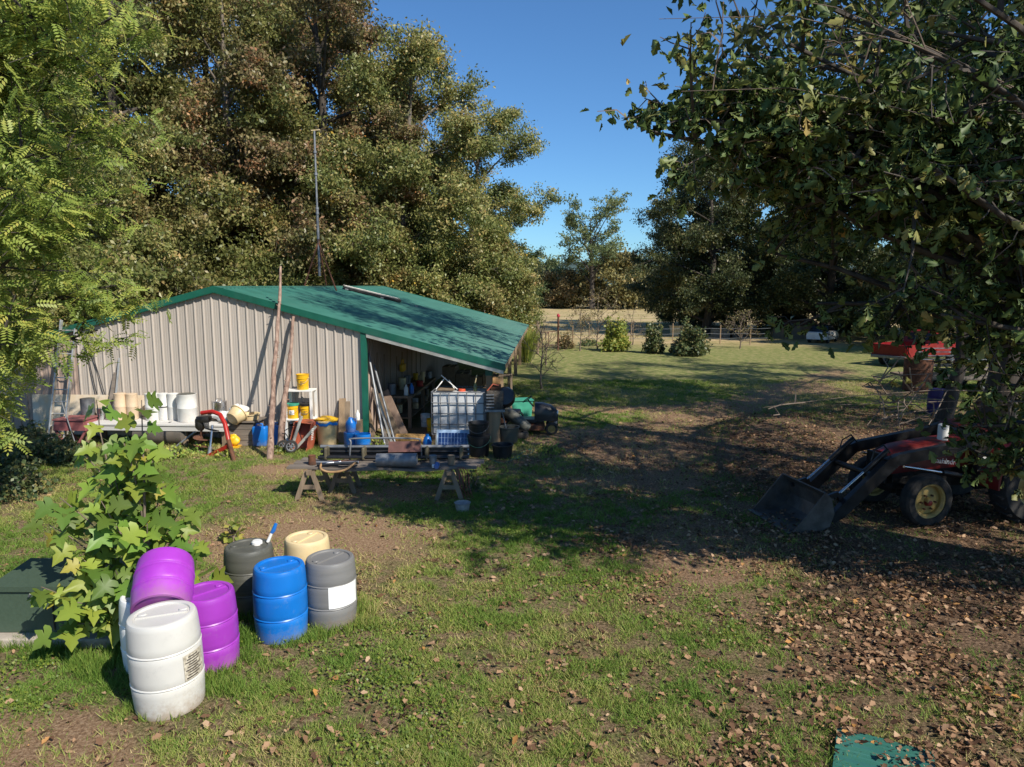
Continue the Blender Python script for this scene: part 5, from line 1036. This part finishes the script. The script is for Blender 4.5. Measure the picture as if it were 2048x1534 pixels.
# right hand trees
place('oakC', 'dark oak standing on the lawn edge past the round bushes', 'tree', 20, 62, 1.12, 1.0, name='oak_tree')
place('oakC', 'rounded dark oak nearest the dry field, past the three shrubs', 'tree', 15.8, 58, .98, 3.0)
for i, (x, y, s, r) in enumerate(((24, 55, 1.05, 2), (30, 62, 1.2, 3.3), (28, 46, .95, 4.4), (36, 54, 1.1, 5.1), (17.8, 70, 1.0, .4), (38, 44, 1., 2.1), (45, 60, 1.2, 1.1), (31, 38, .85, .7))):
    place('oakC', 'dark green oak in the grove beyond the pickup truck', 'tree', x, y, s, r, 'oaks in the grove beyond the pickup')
p = G(1884, 850); place('tall', 'slim dark oak trunk standing just behind the rusty barrel', 'tree', p.x, p.y, .8, 1.9)
p = G(2012, 850); place('tall', 'thick dark oak trunk beside the slatted trailer', 'tree', p.x, p.y, 1.0, 3.9)
place('tall', 'tall oak shading the tractor from the far side', 'tree', 9.6, 14.0, 1.25, .9)  # crown raised out of view so its shade streaks the barn roof
place('tall', 'oak farther along the shaded yard behind the tractor', 'tree', 19.5, 25.5, .9, 2.9)
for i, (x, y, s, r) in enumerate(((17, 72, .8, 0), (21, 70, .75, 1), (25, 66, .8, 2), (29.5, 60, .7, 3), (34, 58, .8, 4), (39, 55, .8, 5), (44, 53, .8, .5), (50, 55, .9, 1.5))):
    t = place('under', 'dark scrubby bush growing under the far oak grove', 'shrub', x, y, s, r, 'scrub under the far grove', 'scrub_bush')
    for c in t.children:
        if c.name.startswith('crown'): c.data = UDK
# distant field edge: bare-topped tree, round brown tree, hedge trees
variant('far', fgrn, M_bark, 34, .9, .75, grow(11, 5.5, .08, .3, 16, 5, 3, rise=.3, twig=1.5), up=.4, droop=.3)
variant('farb', brwn, M_bark, 40, .9, .7, grow(11, 6.2, .05, .3, 18, 5, 3, rise=.2, twig=1.5), up=.4, droop=.3)
variant('snag', fgrn, M_bark, 52, .5, .5, grow(20.5, 6.5, .4, .55, 13, 5, 3, (1, 0), rise=.9, twig=1.6, sublen=.45, prof=.75), up=.3, droop=.2)
t = place('snag', 'tall sparse oak with open branches standing alone at the field edge', 'tree', 13.6, 121, .82, 2.4)
place('farb', 'broad brown-leaved tree below the tall sparse oak', 'tree', 18.5, 124, .92, .3, name='field_tree')
place('farb', 'second brown-leaved tree left of the sparse oak trunk', 'tree', 9.0, 127, .6, 2.3, name='field_tree')
for i, (x, s, r) in enumerate(((1, .72, 0), (6, .78, 2), (11, .62, 4), (24, .66, 1), (28, .55, 3), (-5, .9, 5), (34, .75, 2.2), (41, .8, .7), (-12, 1., 1.7), (49, .9, 3.3), (58, 1., 4.2), (68, 1., .2))):
    place('far', 'dark green hedgerow tree at the far edge of the dry field', 'tree', x, 131+3*math.sin(i*2.1), s, r, 'hedgerow trees beyond the field', 'hedgerow_tree')
hv = []; hxs = np.linspace(-1500, 2200, 120)
hh_ = 30+36*vnoise(hxs, hxs*0+5, 420, 3)+5*vnoise(hxs, hxs*0, 60, 9)
mb = MB()
for x, z in zip(hxs, hh_): mb.v += [(x, 1250, -1), (x, 1400, z+3), (x, 1700, z*.7)]
for i in range(119): mb.f += [(3*i, 3*i+3, 3*i+4, 3*i+1), (3*i+1, 3*i+4, 3*i+5, 3*i+2)]
tag(mb.build('hills', pm('hazy_hill_wood', (.05, .085, .075), .95, 0, .3, .02, 1, .05), None, 60), kind='structure')  # blue-green colour carries the distance haze over the wooded hills
# shrubs on the lawn
def shrub(lab, x, y, r, h, mat, n, size, name='round_shrub', seed=0, stem=True, up=.5, group=None):
    t = thing(name, lab, 'shrub', (x, y, 0), group=group); d = unit(rng.normal(size=(n, 3))); d[:, 2] = np.abs(d[:, 2]); rad = rng.uniform(.35, 1.0, n)**.5
    lump = 1+.35*np.sin(d[:, 0]*6+seed)*np.cos(d[:, 1]*4+seed*2)+.12*np.sin(d[:, 2]*9)
    pos = d*rad[:, None]*lump[:, None]*np.array([r, r, h*.92])+np.array([0, 0, h*.06]); V, F, tp = leaves(pos, size, .75, up, .3); mko('foliage', fast('foliage', V, F, np.clip(rng.uniform(0, 1, n), 0, .99)), mat, t)
    mb = MB()
    for i in range(9): a = i*.7; mb.tube([(.08*math.cos(a), .08*math.sin(a), 0), (r*.3*math.cos(a), r*.3*math.sin(a), h*.4), (r*.6*math.cos(a), r*.6*math.sin(a), h*.75)], [.03, .02, .008], 5, False)
    mb.build('stem', M_twig, t); return t
p = G(1234, 704); shrub('bright green round shrub in full sun on the far lawn', p.x, p.y+.6, .85, 1.75, lite, 2600, .17, seed=1)
p = G(1311, 708); shrub('darker upright shrub between the two rounder shrubs', p.x, p.y+.5, .62, 1.65, dkgr, 2000, .16, seed=2)
p = G(1385, 713); shrub('dark broad shrub with brownish low leaves near the oak shade', p.x, p.y+.6, .95, 1.7, dkgr, 2600, .17, seed=3)
p = G(1358, 708); shrub('yellowish brown low plant leaning from the dark broad shrub', p.x, p.y+.4, .4, .7, brwn, 500, .15, seed=5)
p = G(1132, 698); shrub('pale dry bush beside the pipe gate', p.x, p.y+.3, .55, .95, brwn, 900, .12, seed=4)
p = G(1180, 692); shrub('low dark bush at the foot of the wire fence', p.x, p.y+.3, .7, .4, dkgr, 600, .12, seed=6)
def thin_tree(lab, px, py, h, r, mat, per, size, seed=0, nl=8):
    q = G(px, py); t = thing('sapling', lab, 'sapling', q, group=None); w, pts = grow(h, r, .3, .035, nl, 3, 3, rise=.8, twig=.3); w.build('trunk', M_twig, t)
    if per: V, F, rn = leafcloud(pts, per, .12, size, up=.3, droop=.3); mko('crown', fast('crown', V, F, rn), mat, t)
thin_tree('thin young tree with sparse brown leaves beside the gate', 1160, 702, 2.8, .75, brwn, 6, .11); thin_tree('multi-stemmed young tree with thin brown crown before the field', 1195, 698, 3.4, 1.3, brwn, 9, .11, nl=12)
thin_tree('nearly bare sapling growing beside the green shrub', 1265, 690, 2.2, .7, brwn, 3, .1); thin_tree('pale bare vase-shaped bush right of the dark shrub', 1480, 697, 2.2, 1.1, brwn, 3, .1, nl=14)
thin_tree('slender leafless sapling close to the porch eave', 1084, 778, 2.6, .5, brwn, 1, .07); thin_tree('crooked thin sapling by the tall grass clump', 1092, 730, 1.9, .5, brwn, 1, .07)
p = G(1052, 724); gc = thing('grass_clump', 'tall green ornamental grass clump beside the porch posts', 'ornamental grass', p); n = 700
a = rng.uniform(0, 6.28, n); b = rng.uniform(0, .25, n); o = np.stack([b*np.cos(a), b*np.sin(a), 0*a], 1); L = rng.uniform(1.0, 2.1, n); sp2 = rng.uniform(.1, .5, n)
m1 = o+np.stack([np.cos(a)*sp2*.5*L, np.sin(a)*sp2*.5*L, L*.6], 1); e = o+np.stack([np.cos(a)*sp2*1.2*L, np.sin(a)*sp2*1.2*L, L*.92], 1); s = np.stack([-np.sin(a), np.cos(a), 0*a], 1)*.014
V = np.stack([o-s, o+s, m1+s, m1-s, e], 1).reshape(-1, 3); F = np.concatenate([np.stack([np.arange(n)*5+i for i in (0, 1, 2, 3)], 1), np.stack([np.arange(n)*5+i for i in (3, 2, 4, 4)], 1)[:, :4]])
F3 = np.concatenate([np.stack([np.arange(n)*5+i for i in q], 1) for q in ((0, 1, 2), (0, 2, 3), (3, 2, 4))]); mko('blades', fast('blades', V, F3, np.tile(rng.uniform(0, 1, n), 3)), lite, gc)
# ------------------------------------------------------------------ left tree with feathery compound leaves
def compound(pts, per, spread):
    Vs, Fs, Rs = [], [], []; k = 0; a = np.array([p[0] for p in pts]); b = np.array([p[1] for p in pts]); n = len(pts)*per; t = rng.uniform(.1, 1.05, (len(pts), per, 1))
    pos = (a[:, None]+(b-a)[:, None]*t+rng.normal(size=(len(pts), per, 3))*spread).reshape(-1, 3); d = unit(rng.normal(size=(n, 3))*np.array([1, 1, .5])+np.array([0, 0, -.25])); s = unit(np.cross(d, rng.normal(size=(n, 3))*.3+SUNB)); m = np.cross(s, d); L = rng.uniform(.2, .38, n)[:, None]; base = rng.uniform(0, 1, n)
    for i in range(13):
        f = .18+.82*(i//2)/6; sg = (1 if i % 2 else -1) if i < 12 else 0; q = pos+d*L*f-m*L*.35*f*f; ld = unit(s*sg+d*.55-m*.25) if sg else d; ls = unit(np.cross(ld, m)); ll = L*.30*(1-.35*abs(f-.55))
        V = np.stack([q, q+ld*ll*.45+ls*ll*.22, q+ld*ll, q+ld*ll*.45-ls*ll*.22], 1).reshape(-1, 3); Vs.append(V); Fs.append(np.arange(4*n).reshape(n, 4)+k); k += 4*n; Rs.append(np.clip(base*.7+rng.uniform(0, .3, n), 0, .99))
    return np.concatenate(Vs), np.concatenate(Fs), np.concatenate(Rs)
wx, wy = -11.2, 12.6
wt_ = thing('walnut_tree', 'bright green tree with feathery compound leaves overhanging the ladder', 'tree', (wx, wy, 0))
tips = []
for i in range(46):
    px = rng.uniform(-260, 250); py = rng.uniform(-330, 500)
    lim = 250 if py < 60 else (190 if py < 330 else (255 if py < 520 else (205 if py < 660 else 130)))
    px = min(px, lim-15)
    if py > 600: px = min(px, 120+(720-py)*.6)
    tips.append(np.array(PY(px, py, rng.uniform(10, 15.5))))
for px, py, y in ((198, 655, 13.5), (20, 690, 12.5), (95, 540, 11), (-60, 790, 11.5), (215, 560, 13.5), (235, 90, 13), (225, 430, 13), (-60, 860, 12.5), (180, 300, 12), (-10, 690, 10.5)): tips.append(np.array(PY(px, py, y)))
lim_ = []
for tp in tips:
    tp = tp-np.array([wx, wy, 0]); st = np.array([0, 0, max(1.5, tp[2]-np.hypot(tp[0], tp[1])*.45)]); lim_.append((st, tp, .45))
w, pts = grow(15, 4, .2, .2, 0, 5, 4, limbs=lim_, twig=.6, sublen=.32)
w.build('trunk', M_bark, wt_, 60); V, F, r = compound(pts, 13, .14); mko('crown', fast('crown', V, F, r), lite, wt_)
# weeds at its foot
for i, (px, py) in enumerate(((30, 905), (70, 925), (10, 945), (100, 915), (50, 890), (140, 925), (20, 990))):
    p = G(px, py); shrub('tangle of low dark green weeds under the feathery tree', p.x, p.y, rng.uniform(.5, .8), rng.uniform(.35, .65), dkgr, 900, .1, 'weed_clump', i, group='weeds under the feathery tree')
for i, (px, py) in enumerate(((455, 915), (400, 905), (350, 915), (560, 905), (300, 925), (1100, 905), (750, 893), (240, 925))):
    p = G(px, py); shrub('small tuft of green weeds growing along the junk by the barn', p.x, p.y, rng.uniform(.22, .35), rng.uniform(.15, .32), lite, 220, .07, 'weed_tuft', i, group='weed tufts along the barn')
# ------------------------------------------------------------------ near oak reaching in from the right
ox, oy = 8.9, 8.2
ok = thing('near_oak', 'close oak with large lobed leaves reaching in over the tractor', 'tree', (ox, oy, 0)); tips = []
for px, py, y in ((1335, 205, 8.), (1400, 170, 8.2), (1450, 240, 8.), (1380, 260, 8.3), (1560, 130, 8.5), (1650, 40, 8), (1500, 330, 9), (1560, 420, 8.8), (1470, 395, 9.5), (1540, 520, 9.5), (1640, 570, 9), (1800, 560, 8.5),
                  (1950, 960, 8.6), (1990, 830, 8.4), (2030, 980, 8.4), (1960, 690, 8.), (1900, 620, 8)): tips.append((np.array(PY(px, py, y)), 1))
for i in range(25):
    py = rng.uniform(-120, 560); px = rng.uniform(1650 if py < 350 else (1580 if py < 470 else 1820), 2140); tips.append((np.array(PY(px, py, rng.uniform(6.8, 11.5))), 1))
for i in range(38):                                           # upper crown above the frame: it shades the middle of the yard
    z = rng.uniform(8., 14.5); q = np.array([rng.uniform(-2.2, 9)+.8*z, rng.uniform(9.6, 21)-.77*z, z])
    if np.hypot(q[0]-ox, q[1]-oy) < 6.8 and q[1] > .8: tips.append((q, 1))
bare = [np.array(PY(px, py, y)) for px, py, y in ((1325, 30, 7.6), (1420, 50, 7.8), (1360, 100, 7.6), (1580, 805, 8.2), (1640, 830, 8.2), (1690, 740, 8.4), (1740, 850, 8.4))]
lim_ = []
def lim_from(tp, f=.5):
    v = tp-np.array([ox, oy, 0]); return (np.array([v[0]*.04, v[1]*.04, np.clip(v[2]-np.hypot(v[0], v[1])*f, 2.2, 12)]), v, .5)
w, pts = grow(15, 4, .2, .26, 0, 5, 4, limbs=[lim_from(t[0]) for t in tips], twig=.55, sublen=.24)
wb_, pb_ = grow(6, 4, .2, .01, 0, 4, 3, limbs=[lim_from(t, .3) for t in bare], twig=.35, sublen=.16, rmin=.014)
w2_, p2_ = grow(6, 4, .2, .02, 0, 14, 4, limbs=[lim_from(np.array(PY(*q)), .3) for q in ((1335, 205, 8.), (1400, 165, 8.1), (1440, 230, 8.), (1390, 250, 8.2), (1490, 200, 8.2), (1540, 150, 8.3), (1500, 300, 8.4), (1560, 260, 8.4), (1460, 290, 8.2))], twig=.3, sublen=.09, rmin=.016)
w2_.build('leafy_branches', M_twig, ok, 60); pts = pts+[p for p in p2_]
w.build('trunk', M_bark, ok, 60); wb_.build('bare_branches', M_twig, ok, 60)
V, F, r = leafcloud(pts, 10, .13, .16, up=.35, droop=.5, shape=OAK, fold=.3); mko('crown', fast('crown', V, F, r), near, ok)
V, F, r = leafcloud(pb_[::6], 2, .06, .15, up=.2, droop=.8, shape=OAK, fold=.5); mko('dead_leaves', fast('dead_leaves', V, F, np.clip(.75+.25*r, 0, .999)), near, ok)
# two shade trees beside the camera position, outside the picture, that throw the dappled shade on the yard
place('tall', 'oak standing beside the lawn outside the picture, shading the yard', 'tree', 14.6, 5.4, .85, 1.2, 'shade oaks along the yard')
place('tall', 'oak standing beside the lawn outside the picture, shading the yard', 'tree', 20, 15, 1., 4.2, 'shade oaks along the yard')
place('tall', 'low oak right beside the tractor outside the picture', 'tree', 12.6, 6.4, .62, 2.2)
# ------------------------------------------------------------------ sycamore sapling with large leaves behind the drums
SYC_ = [(0, 0), (-.07, .12), (-.09, .26), (.02, .44), (.12, .40), (.17, .27), (.25, .38), (.42, .56), (.47, .44), (.46, .30), (.52, .20), (.66, .24), (.74, .17), (.86, .09), (1., 0)]
SYC = SYC_+[(a, -b) for a, b in SYC_[-2:0:-1]]
def leaf_mesh(shape, fold, curl, key):
    v = [(a, b, fold*abs(b)-curl*a*a) for a, b in shape]; c = (.36, 0, -curl*.12); n = len(v); f = [(n, i, (i+1) % n) for i in range(n)]
    v += [c, (-.02, .006, 0), (-.02, -.006, 0), (-.34, 0, .05)]; f += [(n+1, n+2, n+3)]
    me = bpy.data.meshes.new('leaf'); me.from_pydata(v, [], f); a = me.attributes.new('rnd', 'FLOAT', 'FACE'); a.data.foreach_set('value', np.full(len(f), key, np.float32)); me.materials.append(lime); me.shade_smooth(); return me
LM = [leaf_mesh(SYC, .25, .2, .1), leaf_mesh(SYC, .1, .35, .4), leaf_mesh(SYC, .35, .1, .65), leaf_mesh(SYC, .2, .45, .8), leaf_mesh(SYC, .2, .25, .95)]
sb_ = G(262, 1318)+Vector((0, .35, 0)); syc = thing('sycamore_sapling', 'sycamore sapling with large bright green lobed leaves behind the drums', 'sapling', sb_)
def sp(px, py, y): v = PY(px, py, y)-sb_; return np.array(v)
stems = []
for (x, y, d) in ((275, 805, 7.6), (200, 822, 7.8), (330, 960, 7.9), (120, 1000, 7.7), (390, 1080, 8.0), (420, 1150, 8.0), (90, 1040, 7.6), (250, 880, 7.5), (160, 900, 7.8), (110, 1250, 7.05), (170, 1120, 7.2), (200, 1010, 7.3), (300, 1050, 7.4), (230, 1140, 7.1), (150, 1200, 7.0), (370, 1000, 8.1), (225, 960, 7.6), (290, 930, 7.9), (80, 1180, 7.2), (330, 1090, 8.1)): stems.append(sp(x, y, d))
mb = MB(); tips = []
for i, e in enumerate(stems):
    s0 = np.array([.02*math.cos(i), .02*math.sin(i), 0]) if i in (0, 1) else np.array(stems[0])*np.clip(e[2]/max(stems[0][2], .1)-.32, .08, .75)
    P = curve(s0, e, 7, .04, .02); mb.tube(P, list(np.linspace(.024 if i < 2 else .012, .005, 7)), 6, False)
    for q in np.linspace(.35 if i > 1 else .3, 1, 20 if i < 2 else 14): tips.append((along(P, q), unit(P[-1]-P[0])))
mb.build('stem', M_twig, syc, 60)
for i, (p, d) in enumerate(tips):
    a = i*2.4+rng.uniform(-.5, .5); s = rng.uniform(.16, .30); o = mko('leaf', LM[int(rng.choice(5, p=[.3, .3, .22, .13, .05]))], None, syc)
    dirv = Vector((math.cos(a), math.sin(a), rng.uniform(-.75, .2))).normalized(); up_ = Vector((rng.normal()*.4+.45, rng.normal()*.4-.75, .8)); y_ = up_.cross(dirv).normalized(); z_ = dirv.cross(y_)
    off = Vector(p)+dirv*s*.34; o.matrix_basis = Matrix.Translation(off) @ Matrix((dirv, y_, z_)).transposed().to_4x4() @ Matrix.Scale(s, 4)
p = G(460, 1090)+Vector((0, .2, 0)); shrub('small broad-leaved weed growing beside the dark grey drum', p.x, p.y, .16, .3, lite, 60, .12, 'weed_tuft')
p = G(945, 985); shrub('straggly green weed below the end of the plank table', p.x, p.y, .22, .4, dkgr, 160, .09, 'weed_tuft')
# ------------------------------------------------------------------ grass blades and leaf litter
def scatter(n, y0, y1, pw, fx=.80):
    y = y0+(y1-y0)*rng.uniform(0, 1, n)**pw; x = rng.uniform(-1, 1, n)*(y*fx+.6); return x, y
x, y = scatter(2000000, 3.6, 30, 1.5); g, l_, d_, f_, dry = zones(x, y)
tuft = vnoise(x, y, .22, 5)*.6+vnoise(x, y, .07, 9)*.4
inbarn = ((x-BO.x)*BW.x+(y-BO.y)*BW.y < HALF-.6) & ((x-BO.x)*BD.x+(y-BO.y)*BD.y > -.05)
keep = (rng.uniform(0, 1, len(x)) < np.clip(g*.9+.06, 0, 1)*np.clip(tuft*3.0-1.05, .03, 1)) & ~inbarn
x, y, dry, tuft = x[keep], y[keep], dry[keep], tuft[keep]
if len(x) > 620000: x, y, dry, tuft = x[:620000], y[:620000], dry[:620000], tuft[:620000]
n = len(x); a = rng.uniform(0, 6.28, n); h = rng.uniform(.015, .06, n)*(.45+1.1*tuft)*(1+.02*y); wd_ = .0036*(1+.06*y); ln = rng.uniform(.3, 1.6, n)*h; b = rng.uniform(0, 6.28, n)
near_drum = np.zeros(n, bool)
for c in ((-3.2, 6.5), (-2.65, 7.75), (-2.15, 8.0), (-3.1, 7.0), (-3.2, 8.3), (-2.7, 8.7), (-4.3, 7.3), (-5.5, 7.4)): near_drum |= np.hypot(x-c[0], y-c[1]) < .55
h = np.where(near_drum, h*2.0, h)
V = np.stack([np.stack([x-np.cos(a)*wd_, y-np.sin(a)*wd_, 0*x], 1), np.stack([x+np.cos(a)*wd_, y+np.sin(a)*wd_, 0*x], 1), np.stack([x+np.cos(b)*ln, y+np.sin(b)*ln, h], 1)], 1).reshape(-1, 3)
gm = leafmat('lawn_blades', [(0, (.09, .16, .025)), (.3, (.18, .27, .045)), (.55, (.30, .32, .08)), (.78, (.46, .37, .16)), (1, (.6, .45, .24))], .6, .35, .2) if 1 else leafmat('lawn_blades_', [(0, (0.061, 0.115, 0.022)), (.35, (0.115, 0.176, 0.035)), (.6, (0.203, 0.230, 0.061)), (.8, (0.338, 0.297, 0.121)), (1, (0.486, 0.365, 0.176))], .6, .3, .25)
tag(mko('grass', fast('grass', V, np.arange(3*n).reshape(n, 3), np.clip(.12+.66*dry*rng.uniform(.5, 1.3, n)+.12*rng.normal(size=n), 0, .999)), gm), 'short patchy lawn grass, part green and part dry', 'grass', kind='stuff')
x, y = scatter(330000, 3.4, 24, 1.4); g, l_, d_, f_, dry = zones(x, y)
clump = np.clip(fbm(x, y, .9, 77)*2.6-.75, .06, 1)
keep = rng.uniform(0, 1, len(x)) < np.clip(l_**1.2*.75*clump+(.05+.10*(x > -2.5))*clump, 0, 1)
x, y, l_ = x[keep], y[keep], l_[keep]; n = len(x); pos = np.stack([x, y, rng.uniform(.008, .03, n)+.02*l_*rng.uniform(0, 1, n)], 1)
gl = gs_.location; ga = math.radians(-28); lx = (x-gl.x)*math.cos(ga)+(y-gl.y)*math.sin(ga); ly = -(x-gl.x)*math.sin(ga)+(y-gl.y)*math.cos(ga)
ons = (lx > -.62) & (lx < .26) & (np.abs(ly) < .5); pos[ons, 2] += .05
az = rng.uniform(0, 6.28, n); d = unit(np.stack([np.cos(az), np.sin(az), rng.normal(size=n)*.32], 1)); s = unit(np.cross(d, np.stack([rng.normal(size=n)*.5, rng.normal(size=n)*.5, np.ones(n)], 1))); m = np.cross(s, d)
LIT = [(0, 0), (.3, .26), (.47, .14), (.66, .30), (1, 0), (.62, -.32), (.5, -.13), (.28, -.24)]
sz_ = (.02+.085*rng.uniform(0, 1, n)**2.3)[:, None]; cu = rng.uniform(.1, 1.2, n)[:, None]
V = np.stack([pos+d*sz_*p+s*sz_*q+m*sz_*cu*(abs(q)*.9+(p-.5)**2*.5) for p, q in LIT], 1).reshape(-1, 3); V[:, 2] = np.maximum(V[:, 2], .004)
tri = np.array([(0, i, i+1) for i in range(1, len(LIT)-1)]); F = ((np.arange(n)*len(LIT))[:, None, None]+tri[None]).reshape(-1, 3)
lm = leafmat('fallen_leaves', [(0, (.06, .033, .02)), (.3, (.15, .082, .046)), (.6, (.29, .165, .09)), (.85, (.42, .26, .15)), (.95, (.5, .34, .21)), (1, (.5, .24, .06))], .7, .18, .15) if 1 else leafmat('unused', [(0, (0.069, 0.040, 0.025)), (.35, (0.163, 0.094, 0.053)), (.65, (0.300, 0.181, 0.100)), (.88, (0.425, 0.275, 0.163)), (1, (0.500, 0.263, 0.075))], .6, .15, .3)
tag(mko('leaf_litter', fast('leaf_litter', V, F, np.repeat(rng.uniform(0, .999, n), len(tri))), lm), 'brown fallen oak leaves strewn over the bare ground', 'fallen leaves', kind='stuff')

# clover patches in the lawn
x, y = scatter(260000, 3.8, 14, 1.2); g, l_, d_, f_, dry = zones(x, y); cv = fbm(x, y, 1.3, 55); keep = (cv > .6) & (rng.uniform(0, 1, len(x)) < g*np.clip((cv-.59)*4, 0, .6)); x, y = x[keep], y[keep]; n = len(x)
pos = np.stack([x, y, rng.uniform(.015, .055, n)], 1); V, F, tp = leaves(pos, .028, 1.0, .75, 0, None, .05)
tag(mko('clover', fast('clover', V, F, np.clip(rng.uniform(0, .75, n), 0, .99)), lime), 'bright green clover patches growing through the lawn', 'clover', kind='stuff')
